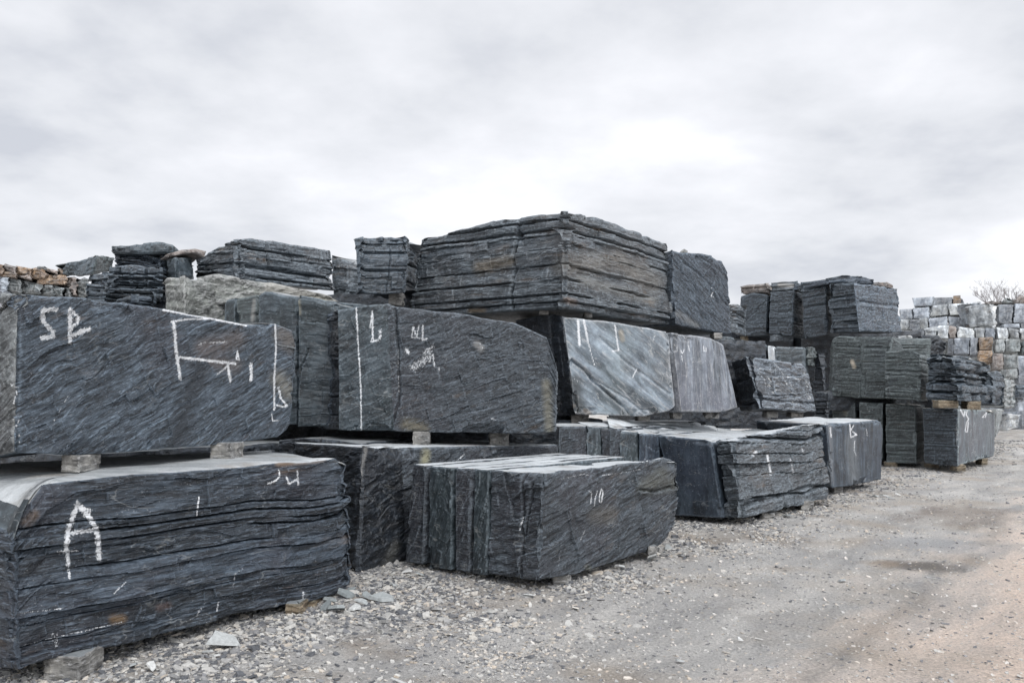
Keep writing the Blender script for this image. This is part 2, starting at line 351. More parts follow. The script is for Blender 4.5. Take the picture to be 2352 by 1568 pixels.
    # strata
    if cuts:
        if isinstance(cuts, int):
            th = np.array([rnd.random() ** 1.6 + .18 for _ in range(cuts)]); cb = np.cumsum(th) / th.sum()
        else: cb = np.array(sorted(cuts) + [1.0])
        hl = np.tile(np.clip(loopT[:, 2] - loopB[:, 2], .02, None) / HX, rows); wz = W * hl + tilt * (SS - S * .2) / H + (wrp / H) * vnoise(np.stack([SS * .6, Z * .6, Z * 0 + seed], 1), seed + 8) + (.004 / H) * vnoise(np.stack([SS * 7, Z * 1.5, Z * 0], 1), seed + 9)
        idx = np.clip(np.searchsorted(cb, wz), 0, len(cb) - 1)
        ro = np.array([rnd.random() for _ in range(len(cb) + 1)]); rl = np.array([rnd.random() for _ in range(len(cb) + 1)])
        g_ = np.array([rnd.random() for _ in range(len(cb) + 1)])
        sw = np.choose(kk, [1.0, rs, .05, .10])
        # layer edges break off in straight-ish runs
        run = vnoise(np.stack([SS * 2.3 + idx * 31.7, idx * 7.1, Z * 0], 1), seed + 11) + .5 * vnoise(np.stack([SS * 9 + idx * 11.7, idx * 3.1, Z * 0], 1), seed + 12)
        runq = run * .5 - facets(SS * 3.1 + idx * 37.3 + .3 * run, Z * 4 + idx * 3.7, seed + 14, .9) * 1.3 + .1
        d -= sw * amp * (ro[idx] * 1.1 + .7 * np.clip(runq, -.6, 1.2))
        lo = np.concatenate([[0], cb[:-1]])
        dist = np.minimum(np.abs(wz - lo[idx]) + (idx == 0) * 9, np.abs(cb[idx] - wz) + (idx == len(cb) - 1) * 9) * H
        bi = np.where(np.abs(wz - lo[idx]) < np.abs(cb[idx] - wz), idx, idx + 1)
        gm = sm(vnoise(np.stack([SS * 1.4 + bi * 5.3, bi * 9.1, Z * 0], 1), seed + 13) + (g_[np.clip(bi, 0, len(g_) - 1)] - .45 + gmask) * 1.6, -.25, .25)
        bw = np.array([rnd.random() for _ in range(len(cb) + 2)])[np.clip(bi, 0, len(cb))]
        gw = max(.004, h * .62) * (.55 + 1.3 * bw ** 2)
        sk_ = np.array([rnd.uniform(-1, 1) for _ in range(len(cb) + 1)])[idx]; tkn = (cb - lo)[idx] * H
        inl = np.clip((wz - lo[idx]) / (cb - lo)[idx], 0, 1) - .5
        d += sw * inl * np.minimum(tkn * .3, amp * 1.1) * (sk_ - .15 + .5 * vnoise(np.stack([SS * 1.1 + idx * 3.3, idx * 1.9, Z * 0], 1), seed + 15))
        d -= sw * gv * gm * (.35 + .9 * bw) * np.exp(-(dist / gw) ** 4)
        lay = rl[idx] * np.choose(kk, [1, .35, .1, .3]) + .5 * (1 - np.choose(kk, [1, .35, .1, .3]))
        # fine lamination
        fz = wz * H / .022
        fl = hsh(np.floor(fz).astype(np.int64), idx * 0, idx * 0, seed + 20)
        d -= sw * amp * .11 * fl * sm(vnoise(np.stack([SS * 1.7, Z * 5, Z * 0], 1), seed + 21), -.3, .4)
        lay = lay + (fl - .5) * .3 * sw
    # vertical sawn / drilled grooves
    if 'v' in styles:
        gvx = vnoise(np.stack([SS * 6, Z * .35, Z * 0], 1), seed + 31)
        d -= (kk == 3) * .014 * np.abs(gvx) * 1.4
        lay = np.where(kk == 3, .5 + .6 * vnoise(np.stack([SS * 4, Z * .25, Z * 0 + 3], 1), seed + 32), lay)
    # picture position of each point, to place cracks and marks where they are on the faces
    PX = CX + F * pts[:, 0] / pts[:, 1]; PY = HY - F * (pts[:, 2] - EYE) / pts[:, 1]
    isf = seg < n - 1
    for cki in cracks:
        pl, wd, dp = cki
        jit = 2.2 * vnoise(np.stack([SS * 9, Z * 9, Z * 0], 1), seed + 40) + 1.2 * vnoise(np.stack([SS * 30, Z * 30, Z * 0], 1), seed + 41)
        dd = segdist(PX + jit, PY + jit * .6, pl)
        d -= isf * dp * np.exp(-(dd / wd) ** 2)
    # rounding / chipped arrises
    ed = np.minimum(np.minimum(Z, H * (1 - W)), cdv)
    rr = chip * (1.0 + .9 * fbm(q3 * 3.2, seed + 50, 3)) 
    rr = np.clip(rr, .003, None)
    er = .55 * rr * (1 - np.sqrt(np.clip(1 - (1 - np.clip(ed / (rr * .9), 0, 1)) ** 2, 0, 1)))
    big = sm(fbm(q3 * 2.6 + 5, seed + 51, 3) + .12 * fr, .22, .34)
    er += big * chip * 1.8 * np.clip(1 - ed / (chip * 3.5), 0, 1)
    d -= er
    pts[:, :2] += nrm * d[:, None]
    # top / bottom edges jagged
    ez = np.minimum(1, np.abs(W - .5) * 2) ** 8
    dz = chip * .6 * fbm(np.stack([SS * 3, Z * .2, Z * 0], 1), seed + 60, 4)
    pts[:, 2] += (dz * W ** 6 - np.abs(dz) * -.8 * (1 - W) ** 6)
    # convex edges are rubbed paler
    D2 = d.reshape(rows, R)
    lap = D2 - (np.roll(D2, 1, 1) + np.roll(D2, -1, 1)) / 2 + D2 - np.vstack([D2[1:], D2[-1:]]) / 2 - np.vstack([D2[:1], D2[:-1]]) / 2
    eg = np.clip(lap.ravel() / .006, 0, 1)
    eg = np.maximum(eg, .8 * np.clip(1 - ed / .014, 0, 1))
    PX = CX + F * pts[:, 0] / pts[:, 1]; PY = HY - F * (pts[:, 2] - EYE) / pts[:, 1]
    chk = np.zeros(len(pts))
    for c_ in chalk:
        pl, wd = c_[0], c_[1]; k_ = c_[2] if len(c_) > 2 else 1.0
        dd = segdist(PX, PY, pl); chk = np.maximum(chk, isf * k_ * (.82 * np.clip(1.25 - dd / (wd * .55), 0, 1) + .26 * np.clip(1.1 - dd / (wd * 1.25), 0, 1)))
    stn = np.zeros((len(pts), 4))
    for (pl, wd, colr, a_) in stains:
        dd = segdist(PX, PY, pl); al = a_ * isf * np.clip(1.3 - dd / wd, 0, 1)
        mk = al > stn[:, 3]; stn[mk, :3] = colr; stn[mk, 3] = al[mk]
    # caps
    V = [pts]; at_l = [lay]; at_e = [eg]; at_c = [chk]; at_s = [stn]
    quads = []
    r0 = np.arange(R); r1 = (r0 + 1) % R
    for r in range(rows - 1):
        a = r * R
        quads.append(np.stack([a + r0, a + r1, a + R + r1, a + R + r0], 1))
    nwall = (rows - 1) * R
    base = rows * R
    grid = pts.reshape(rows, R, 3)
    capf = []
    for which in (0, 1):
        ring = grid[-1] if which else grid[0]
        idx_prev = (rows - 1) * R + r0 if which else r0
        # axis fill: shrink towards the spine rather than a point keeps cells even
        c = ring.mean(0)
        longest = T[n - 1] - T[0]; lx = longest[:2] / (np.linalg.norm(longest[:2]) + 1e-9)
        rel = (ring[:, :2] - c[:2]); al = rel @ lx; pe = rel @ np.array([-lx[1], lx[0]])
        K = 14 if which else 4
        hp = np.max(np.abs(pe)); sp = np.clip(al, -max(0, np.max(np.abs(al)) - hp) , max(0, np.max(np.abs(al)) - hp))
        tgt = np.empty_like(ring); tgt[:, :2] = c[:2] + sp[:, None] * lx; 
        A = np.stack([rel[:, 0], rel[:, 1], np.ones(R)], 1); sol, *_ = np.linalg.lstsq(A, ring[:, 2], rcond=None)
        tr = tgt[:, :2] - c[:2]; tgt[:, 2] = tr @ sol[:2] + sol[2]
        fr_ = 1 - (1 - np.linspace(0, 1, K + 1)[1:]) ** 1.0
        fr_ = np.linspace(0, 1, K + 1)[1:] ** 1.6 if which else np.linspace(0, 1, K + 1)[1:]
        for f_ in fr_:
            q = ring * (1 - f_) + tgt * f_
            q = q.copy()
            if which and bz is not None: q[:, 2] = bz + (ring[:, 2] - bz) * (1 - f_) ** 7
            q[:, 2] += capz * fbm(np.stack([q[:, 0] * 2.2, q[:, 1] * 2.2, q[:, 2] * 0], 1), seed + 70, 4) * min(1, f_ * 4 + .3)
            V.append(q); at_l.append(np.full(R, .5)); at_e.append(np.zeros(R)); at_c.append(np.zeros(R)); at_s.append(np.zeros((R, 4)))
            ids = base + r0
            nxt = np.stack([idx_prev, np.roll(idx_prev, -1), np.roll(ids, -1), ids], 1)
            if not which: nxt = nxt[:, ::-1]
            quads.append(nxt); capf.append((len(nxt), which))
            idx_prev = ids; base += R
    V = np.vstack(V); Q = np.vstack(quads)
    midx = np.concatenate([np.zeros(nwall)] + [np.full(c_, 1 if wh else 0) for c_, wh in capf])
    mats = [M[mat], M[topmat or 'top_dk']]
    if lowcap:
        mats.append(M[lowcap[1]]); fz = V[Q[:, :3], 2].mean(1); midx[(midx == 1) & (fz < lowcap[0])] = 2
    if segmat:
        for sg, mm in segmat.items():
            mats.append(M[mm]); wm = np.tile(seg_of == sg, rows - 1); midx[:nwall][wm] = len(mats) - 1
    org = np.array([B[:, 0].mean(), B[:, 1].mean(), B[:, 2].min()])
    me = new_mesh(name, V - org, Q, mats, midx,
                  {'lay': np.concatenate(at_l), 'edge': np.concatenate(at_e), 'chalk': np.concatenate(at_c), 'stain': np.vstack(at_s)}, smooth=(np.arange(len(Q)) >= nwall) if smooth is None else smooth)
    o = bpy.data.objects.new(name, me); o.location = org; COL.objects.link(o)
    o['label'] = label; o['category'] = cat
    o['kind'] = 'thing'
    if group: o['group'] = group
    return o

def pbox(x0, x1, yt, yb, Y, **k):
    """posts for a plain frontal block"""
    dY = k.get('dY', 0)
    return [(x0, yt, x0, yb, Y), (x1, yt + k.get('dt', 0), x1, yb + k.get('db', 0), Y + dY)]
# ------------------------------------------------------------------ front row
RUST = (.20, .12, .055); PALE = (.38, .37, .35); WET = (.012, .016, .022)
rock('slate_block', 'long layered dark slate block in the front left, white letter A painted on it',
     [(-90, 1150, -75, 1525, 5.2), (26, 1236, 36, 1541, 4.77), (116, 1117, 125, 1517), (319, 1091, 319, 1477), (600, 1069, 600, 1402), (735, 1060, 735, 1381), (790, 1052, 800, 1362), (808, 1066, 822, 1340, 7.13)],
     'strata', corner=None, depth=1.25, bz=1.13, lowcap=(1.0, 'smooth'), wrp=.010, wave=.012, styles='rhhhhhh', cuts=[.045, .10, .21, .25, .40, .455, .56, .60, .655, .71],
     amp=.042, gv=.055, rough=.019, grain=.06, fac=(.30, .07), gmask=.0, topmat='top_md', tilt=-.012, chip=.018,
     chalk=[([(178, 1154), (156, 1220), (152, 1265)], 13), ([(178, 1158), (200, 1180), (221, 1212), (226, 1250), (227, 1282)], 14), ([(185, 1165), (206, 1172), (196, 1185)], 12, .8),
            ([(157, 1224), (221, 1216)], 10), ([(155, 1272), (157, 1296)], 11), ([(158, 1308), (159, 1326)], 7), ([(131, 1266), (180, 1264)], 4),
            ([(641, 1079), (643, 1092), (634, 1103), (615, 1111)], 5, .9), ([(658, 1096), (664, 1111), (682, 1100)], 5), ([(683, 1081), (685, 1113)], 5), ([(457, 1141), (452, 1184)], 4, .9),
            ([(289, 1336), (262, 1362)], 4, .8), ([(124, 1456), (129, 1480)], 12, .55), ([(556, 1306), (540, 1318), (536, 1345)], 4, .6), ([(502, 1381), (498, 1402)], 5, .7), ([(697, 1359), (694, 1387)], 5, .8),
            ([(470, 1385), (452, 1412)], 6, .5), ([(35, 1408), (150, 1396)], 2.2, .8), ([(50, 1482), (150, 1458), (280, 1428)], 2.2, .8), ([(476, 1430), (473, 1445)], 5, .6)],
     stains=[([(262, 1421), (280, 1421)], 13, (.20, .12, .05), .6), ([(365, 1395), (385, 1390)], 10, (.11, .06, .045), .5), ([(80, 1180), (60, 1200)], 12, RUST, .35),
             ([(640, 1062), (740, 1052)], 10, RUST, .6)])
rock('slate_block', 'huge dark slate block with white chalk frame and figures, resting above the letter A block',
     [(-90, 668, -95, 1064, 5.5), (38, 674, 32, 1040, 5.09), (202, 684, 190, 1046), (375, 711, 390, 1030), (480, 730, 480, 1024), (562, 745, 560, 1016), (640, 742, 640, 1004), (674, 757, 660, 990), (686, 800, 668, 972, 7.6)],
     'diag', depth=1.3, styles='rrrrrrrr', cuts=0, rough=.014, grain=.45, fac=(.26, .06), chip=.03, topmat='top_dk', segmat={0: 'lichen'},
     chalk=[([(129, 710), (99, 713), (98, 738), (110, 750), (121, 762), (122, 773), (96, 776)], 12), ([(161, 712), (161, 786)], 13), ([(163, 712), (181, 730), (175, 745), (165, 750)], 13, .75), ([(165, 770), (205, 755)], 13),
            ([(375, 712), (470, 729), (565, 747)], 6), ([(394, 739), (430, 733), (487, 732), (545, 742)], 5), ([(399, 738), (404, 800), (414, 869)], 9), ([(411, 820), (540, 835)], 7),
            ([(499, 860), (523, 839)], 6, .75), ([(523, 838), (529, 875)], 8), ([(574, 840), (577, 835), (577, 872)], 8), ([(543, 824), (545, 806), (549, 826), (543, 824)], 4),
            ([(632, 741), (634, 801), (630, 869), (630, 940)], 5), ([(640, 890), (645, 915), (660, 932), (650, 934), (636, 930)], 6, .85), ([(624, 950), (626, 966), (642, 965)], 3),
            ([(24, 882), (41, 891), (30, 929)], 4), ([(45, 963), (34, 983)], 3, .8), ([(45, 990), (45, 1030)], 3, .7), ([(480, 787), (520, 785)], 6, .6), ([(455, 792), (470, 787)], 6, .6), ([(158, 905), (125, 965)], 2.5, .6),
            ([(0, 700), (8, 705)], 10, .8)],
     stains=[([(470, 800), (540, 780)], 26, (.17, .12, .09), .4), ([(490, 830), (540, 840)], 20, (.16, .11, .08), .35), ([(462, 850), (430, 920), (405, 1015)], 24, WET, .85), ([(640, 870), (665, 900)], 22, (.30, .27, .2), .4),
             ([(650, 770), (670, 790)], 24, (.16, .14, .12), .6)],
     cracks=[([(40, 674), (42, 800), (36, 960), (44, 1040)], 4, .02)], wave=.03)
rock('slate_block', 'near black slate block standing between the letter A block and the four split slabs',
     [(834, 1027, 824, 1316, 8.0), (925, 1029, 936, 1298, 8.6), (1080, 1026, 1080, 1270), (1286, 1021, 1286, 1225, 10.2)],
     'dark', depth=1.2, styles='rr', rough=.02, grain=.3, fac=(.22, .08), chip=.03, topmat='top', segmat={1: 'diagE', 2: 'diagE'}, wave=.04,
     chalk=[([(1066, 1043), (1048, 1060)], 3)], stains=[([(978, 1040), (976, 1062)], 12, (.27, .26, .17), .9), ([(840, 1030), (826, 1100), (818, 1140)], 5, PALE, .6), ([(910, 1250), (890, 1290)], 14, (.10, .10, .09), .5)])
rock('slate_block', 'low dark slate block in the shade behind the right end of the letter A block',
     [(640, 1010, 640, 1200, 9.2), (700, 1004, 700, 1200), (830, 1018, 830, 1220, 8.9)], 'dark', depth=1.3, styles='rr', rough=.015, fac=(.22, .09), topmat='top_dk',
     cracks=[([(735, 1010), (738, 1060)], 3, .03), ([(775, 1018), (778, 1065)], 4, .04)], stains=[([(776, 1020), (778, 1050)], 4, PALE, .5)])
SB = (1.45, 1.75)
def slabY(x): # along the split face of the front block
    t = (x - 930) / (1237 - 930); return 1 / ((1 - t) / 8.3 + t / 7.28)
for (a, b, c, d, yt, yb, mt, lb) in (
    (948, 978, 932, 970, 1067, 1291, 'curl', 'leftmost and thinnest upright slab split off the big front slate block'),
    (987, 1037, 979, 1036, 1066, 1304, 'smooth', 'second upright slab from the left beside the big front slate block, broad at its foot'),
    (1049, 1083, 1046, 1077, 1069, 1309, 'curl', 'third upright slab from the left beside the big front slate block, dark gap beside it'),
    (1092, 1123, 1085, 1119, 1074, 1316, 'smooth', 'upright slab pressed against the left face of the big front slate block')):
    rock('slate_slab', lb, [(a, HY + F * (EYE - .972) / slabY(c), c, yb, slabY(c)), ((a + b) / 2, HY + F * (EYE - .972) / slabY((c + d) / 2), (c + d) / 2, yb + 2), (b, HY + F * (EYE - .972) / slabY(d), d, yb + 5, slabY(d))], mt, back=SB, styles='rr', rough=.014, grain=1.2, fac=(.3, .08),
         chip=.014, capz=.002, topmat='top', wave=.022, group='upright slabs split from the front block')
rock('slate_block', 'big front slate block with folded grain, pale flat top and scratched figures 1 and 0',
     [(1127, HY + F * (EYE - .97) / slabY(1123), 1123, 1318, slabY(1123)), (1190, 1085, 1185, 1328), (1250, 1088, 1236, 1335, 7.25), (1330, 1080, 1330, 1316), (1440, 1066, 1440, 1283), (1541, 1050, 1517, 1256), (1568, 1062, 1548, 1222, 9.1)],
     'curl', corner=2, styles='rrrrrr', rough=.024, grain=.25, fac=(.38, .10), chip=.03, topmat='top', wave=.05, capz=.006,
     cracks=[([(1203, 1085), (1194, 1200), (1196, 1325)], 3, .03), ([(1232, 1085), (1214, 1150), (1200, 1230)], 3, .03), ([(1249, 1090), (1246, 1140), (1234, 1210)], 2.5, .02), ([(1470, 1124), (1510, 1128), (1546, 1118)], 3.5, .045), ([(1126, 1110), (1120, 1200), (1112, 1290)], 2.5, .02)],
     chalk=[([(1354, 1128), (1359, 1131), (1357, 1155)], 3), ([(1372, 1126), (1368, 1140), (1365, 1161)], 3), ([(1382, 1122), (1377, 1138), (1377, 1152), (1381, 1154), (1385, 1130), (1382, 1122)], 3),
            ([(1202, 1188), (1194, 1216)], 3), ([(1290, 1100), (1340, 1088), (1355, 1091)], 3, .6), ([(1382, 1092), (1470, 1078)], 2.5, .7), ([(1345, 1214), (1333, 1240)], 2.5, .6), ([(1290, 1250), (1282, 1300)], 2.5, .5)],
     stains=[([(1520, 1090), (1480, 1118), (1540, 1110)], 20, (.10, .10, .075), .55), ([(1400, 1180), (1370, 1185)], 22, (.11, .10, .085), .6), ([(1350, 1303), (1356, 1312)], 8, (.2, .2, .16), .6)])
# ------------------------------------------------------------------ slabs between front blocks
QB = (1.55, 2.3)
def qY(x): t = (x - 1280) / 228; return 1 / ((1 - t) / 10.3 + t / 11.4)
for (a, b, y0, y1, mt, lb) in (
    (1281, 1345, 979, 979, 'curl', 'widest slab of the upright row behind the big front block, at its left end'),
    (1347, 1378, 979, 980, 'smooth', 'greenish upright slab second from the left in the row behind the big front block'),
    (1380, 1398, 983, 984, 'dark', 'narrow black upright slab between the greenish and the brownish slab'),
    (1400, 1419, 981, 985, 'curl', 'brownish rough upright slab right of the narrow black one'),
    (1421, 1462, 989, 992, 'smooth', 'dark upright slab left of the bluish one'),
    (1465, 1508, 995, 998, 'sawn', 'bluish upright slab against the smooth leaning slab')):
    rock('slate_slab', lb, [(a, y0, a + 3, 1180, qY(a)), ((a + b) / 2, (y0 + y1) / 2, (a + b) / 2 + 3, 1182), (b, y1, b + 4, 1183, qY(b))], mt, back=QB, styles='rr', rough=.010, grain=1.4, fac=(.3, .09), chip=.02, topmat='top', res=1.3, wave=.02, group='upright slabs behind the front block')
rock('slate_slab', 'smooth dark leaning slab with slanted edges against the layered block marked with white dashes',
     [(1510, 999, 1546, 1183, 11.45), (1570, 1004, 1600, 1186), (1618, 1010, 1645, 1189), (1633, 1016, 1661, 1190, 11.0)], 'sawn', back=(1.95, 2.5), styles='ss', rough=.012, topmat='top', chip=.02, capz=.004)
rock('slate_block', 'strongly layered slate block with broken base corner and white dashes beside the smooth leaning slab',
     [(1638, 1010, 1664, 1190, 11.0), (1684, 1015, 1708, 1191, 10.75), (1740, 1003, 1760, 1180), (1800, 990, 1820, 1165), (1860, 975, 1860, 1158), (1894, 974, 1909, 1131, 13.4)], 'strata_lt', corner=1, styles='hhhhh',
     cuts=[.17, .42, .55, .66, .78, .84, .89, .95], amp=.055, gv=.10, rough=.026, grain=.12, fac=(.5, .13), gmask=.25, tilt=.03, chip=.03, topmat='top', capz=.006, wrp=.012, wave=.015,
     cracks=[([(1716, 1163), (1790, 1140), (1860, 1118), (1905, 1116)], 4, .07), ([(1735, 1080), (1760, 1070), (1790, 1055)], 2.5, .03)],
     chalk=[([(1762, 1042), (1766, 1065), (1771, 1089)], 6, .9), ([(1815, 1053), (1822, 1087)], 5, .6), ([(1736, 1038), (1731, 1044)], 8), ([(1842, 1030), (1846, 1042)], 4, .7)])
rock('slate_block', 'smooth grey blue slate block with thin white scribbles and flat pale top by the track',
     [(1735, 966, 1735, 1092, 15.4), (1900, 974, 1913, 1121, 14.4), (1960, 970, 1965, 1115), (2027, 964, 2026, 1101, 15.9)], 'sawn', corner=1, styles='sss', rough=.01, chip=.035, topmat='top', capz=.004,
     chalk=[([(1907, 982), (1909, 1002)], 5, .8), ([(1952, 974), (1954, 1004), (1968, 998), (1958, 990)], 3.5), ([(1961, 976), (1954, 988)], 3), ([(1963, 1012), (1962, 1034), (1967, 1046)], 2.5, .8), ([(1990, 985), (1992, 1000)], 2.5, .6), ([(2027, 1040), (2026, 1066)], 3, .6)],
     stains=[([(1955, 1010), (1962, 1100)], 14, (.22, .24, .25), .4), ([(1905, 980), (1909, 1110)], 7, (.2, .21, .22), .5)])
# ------------------------------------------------------------------ second course
rock('slate_block', 'wide rough slate block in the middle with a vertical chalk line and white paint smears',
     [(738, 722, 728, 984, 10.2), (757, 716, 752, 986, 9.8), (774, 713, 776, 988, 9.35), (830, 703, 838, 989), (889, 695, 905, 990), (912, 703, 917, 992), (1024, 717, 1028, 994, 9.3), (1178, 739, 1170, 995), (1256, 773, 1262, 994), (1282, 850, 1276, 992, 9.4)],
     'diagE', rs=0.0, back=(.02, 1.25), styles='hhrrrrrrr', cuts=16, amp=.03, gv=.04, rough=.015, grain=.35, fac=(.24, .08), chip=.03, topmat='top_dk', segmat={0: 'strata', 1: 'dark', 2: 'smooth', 3: 'smooth'}, wave=.03,
     cracks=[([(906, 700), (916, 800), (914, 930), (898, 990)], 3.5, .03), ([(760, 720), (768, 800), (758, 860)], 4, .05)],
     chalk=[([(818, 707), (823, 797), (829, 891), (830, 988)], 4), ([(855, 715), (850, 752), (859, 750)], 4), ([(855, 715), (856, 778)], 5), ([(854, 783), (872, 780), (874, 760)], 9, .7),
            ([(945, 775), (949, 750), (957, 775), (962, 748)], 4), ([(971, 747), (971, 781), (980, 778)], 4.5), ([(945, 775), (975, 776)], 3, .8),
            ([(950, 842), (972, 830), (984, 812)], 24, .62), ([(975, 812), (994, 795)], 12, .6), ([(934, 804), (937, 809)], 10), ([(986, 831), (990, 820), (995, 814), (998, 842)], 3.5), ([(1008, 845), (1009, 850)], 5), ([(1100, 785), (1108, 800)], 6, .6), ([(1130, 960), (1136, 964)], 8, .6), ([(914, 800), (916, 900)], 2.5, .5), ([(880, 700), (905, 790)], 1.5, .4)],
     stains=[([(935, 975), (970, 985)], 18, (.15, .13, .08), .6), ([(1255, 880), (1262, 990)], 12, (.17, .16, .12), .7), ([(1095, 790), (1105, 800)], 9, PALE, .5)])
rock('slate_block', 'pale diagonal banded slate block with white dashes, under the big layered capstone block',
     [(1182, 736, 1200, 955, 11.8), (1262, 722, 1284, 955, 11.4), (1291, 726, 1322, 952, 11.0), (1421, 742, 1400, 954), (1480, 752, 1480, 956), (1530, 760, 1536, 945), (1537, 772, 1550, 936, 11.6)],
     'pale', depth=1.3, styles='rrssss', rough=.012, chip=.03, topmat='top_dk', segmat={0: 'dark', 1: 'dark'}, wave=.04,  # left faces coloured dark for the shade of the wide rough block
     cracks=[([(1312, 826), (1345, 850), (1365, 875), (1420, 920), (1455, 953)], 3.2, .05), ([(1362, 868), (1440, 915), (1482, 950)], 2.5, .02), ([(1380, 775), (1440, 830), (1540, 905)], 3, .02)],
     chalk=[([(1328, 737), (1331, 792)], 7), ([(1341, 735), (1350, 782)], 6), ([(1350, 782), (1365, 838)], 2.5), ([(1412, 745), (1417, 780), (1421, 805), (1408, 806)], 4.5), ([(1463, 846), (1453, 867)], 3), ([(1503, 772), (1500, 784)], 3, .7), ([(1318, 870), (1334, 878), (1340, 884)], 10, .35)],
     stains=[([(1322, 872), (1332, 945)], 14, (.03, .032, .03), .8), ([(1322, 931), (1350, 948)], 8, (.2, .13, .07), .6), ([(1430, 760), (1400, 950)], 30, (.21, .26, .27), .25), ([(1426, 762), (1430, 780)], 8, (.34, .3, .22), .6)])
rock('slate_block', 'mauve grey sawn slate block with a leaning right edge, right of the pale banded block',
     [(1541, 763, 1564, 946, 11.85), (1590, 769, 1600, 946), (1636, 777, 1660, 947), (1662, 792, 1695, 936, 12.7)], 'mauve', depth=1.3, styles='sss', rough=.01, chip=.03, topmat='top_dk',
     chalk=[([(1563, 803), (1567, 812), (1572, 802)], 2.5), ([(1566, 815), (1568, 832)], 2), ([(1581, 792), (1584, 806)], 2.5), ([(1616, 795), (1617, 806), (1622, 808), (1622, 797)], 2), ([(1630, 860), (1634, 930)], 3, .35)])
rock('slate_block', 'layered slate block laced with white veins and slanting right side, right of the mauve block',
     [(1676, 828, 1698, 944, 13.9), (1718, 819, 1748, 938, 13.0), (1780, 826, 1800, 941), (1845, 834, 1850, 945), (1858, 846, 1881, 944, 14.3)], 'veined', corner=1, styles='hhhh', cuts=[.2, .26, .62, .76, .92], amp=.03, gv=.035, rough=.014, fac=(.25, .09), tilt=-.06,
     chip=.035, topmat='top_dk', segmat={0: 'dark'}, cracks=[([(1742, 914), (1800, 922), (1876, 926)], 3, .04)],
     chalk=[([(1725, 848), (1742, 856), (1755, 870), (1765, 890)], 2, .6), ([(1742, 850), (1776, 880), (1800, 884), (1818, 878)], 2, .6), ([(1778, 832), (1792, 848), (1800, 862), (1840, 870)], 2.2, .6), ([(1757, 868), (1758, 900)], 2, .55), ([(1722, 838), (1742, 846), (1790, 852)], 2, .7), ([(1760, 870), (1812, 866), (1860, 880)], 2, .6)])
# ------------------------------------------------------------------ the big capstone
rock('slate_block', 'largest layered slate block on top of the middle stack, cracked from top to bottom',
     [(955, 548, 938, 727, 12.4), (1020, 533, 1020, None), (1125, 506, 1120, None), (1183, 498, 1180, None), (1303, 484, 1298, 703, 10.7), (1345, 490, 1345, None), (1421, 512, 1421, None), (1480, 533, 1480, None), (1538, 560, 1547, 745, 13.5)],
     'strata_lt', corner=4, styles='hhhhhhhh', cuts=[.06, .13, .28, .43, .585, .65, .73, .78, .88], amp=.052, gv=.06, rough=.014, grain=.05, fac=(.35, .08), gmask=.1, tilt=0.0, chip=.035, topmat='top_dk', wave=.03, wrp=.014,
     cracks=[([(1182, 497), (1180, 540), (1173, 600), (1168, 718)], 3, .08), ([(1184, 537), (1187, 545)], 6, .12), ([(1298, 520), (1310, 540), (1302, 560)], 5, .03)],
     stains=[([(1100, 615), (1170, 600)], 16, (.20, .15, .085), .5), ([(1300, 610), (1420, 600), (1500, 650)], 30, (.19, .17, .14), .5), ([(1080, 715), (1110, 712)], 8, (.24, .17, .1), .6), ([(1300, 690), (1320, 694)], 8, (.22, .12, .06), .6), ([(1330, 640), (1500, 690)], 14, (.24, .23, .2), .35)])
rock('slate_block', 'rough blue grey slate block overhanging right of the capstone block, pale pebble on top',
     [(1542, 574, 1551, 744, 13.7), (1560, 580, 1566, 748), (1585, 579, 1590, 752), (1640, 588, 1640, 761), (1657, 597, 1668, 766), (1671, 626, 1681, 766, 14.4)], 'diagM', depth=1.5, styles='rrrrr', rough=.02, grain=-.6, fac=(.3, .1), chip=.035, topmat='top_dk', wave=.04,
     cracks=[([(1570, 600), (1620, 640), (1670, 700)], 2.5, .02), ([(1600, 582), (1650, 620), (1668, 640)], 2.5, .015)], chalk=[([(1634, 660), (1637, 672), (1633, 680), (1640, 682)], 2.5)], stains=[([(1556, 720), (1600, 748)], 9, (.25, .25, .24), .4)])
rock('slate_block', 'upright grey layered slate block standing free at the left of the capstone block',
     [(814, 549, 822, 664, 11.6), (838, 541, 842, 674), (880, 541, 880, 675), (943, 543, 936, 672, 11.9), (950, 553, 943, 654, 12.8)], 'blue', corner=None, back=(.15, 1.2), styles='hhhhh', cuts=[.1, .3, .42, .5, .62, .72, .88], amp=.04, gv=.035, rough=.018, fac=(.3, .09), chip=.05, topmat='top_dk', wave=.05,
     cracks=[([(897, 565), (894, 640), (890, 670)], 2, .02)], group=None)
# ------------------------------------------------------------------ behind the left wall block
GB = (.9, 1.3)
rock('slate_slab', 'smooth slab with a clipped corner, leftmost of the upright slabs behind the chalk marked block', [(515, 698, 512, 960, 10.75), (521, 688, 520, 960), (541, 684, 541, 960, 10.65)], 'smooth', back=GB, styles='rr', rough=.008, chip=.02, res=1.4, group='tall slabs behind the chalk marked block')
rock('slate_slab', 'second upright slab behind the chalk marked block, pale streak at its right edge', [(543, 685, 543, 960, 10.6), (590, 677, 590, 960, 10.5)], 'green', back=GB, styles='rr', rough=.008, chip=.02, res=1.4, stains=[([(584, 690), (580, 735)], 5, PALE, .5)], group='tall slabs behind the chalk marked block')
rock('slate_slab', 'dark upright slab with a rounded raised top behind the chalk marked block', [(592, 678, 592, 975, 10.3), (606, 669, 606, 975), (622, 670, 622, 975), (640, 677, 640, 975), (682, 681, 682, 975, 10.1)], 'smooth', back=GB, styles='rr', rough=.010, chip=.02, res=1.3, group='tall slabs behind the chalk marked block')
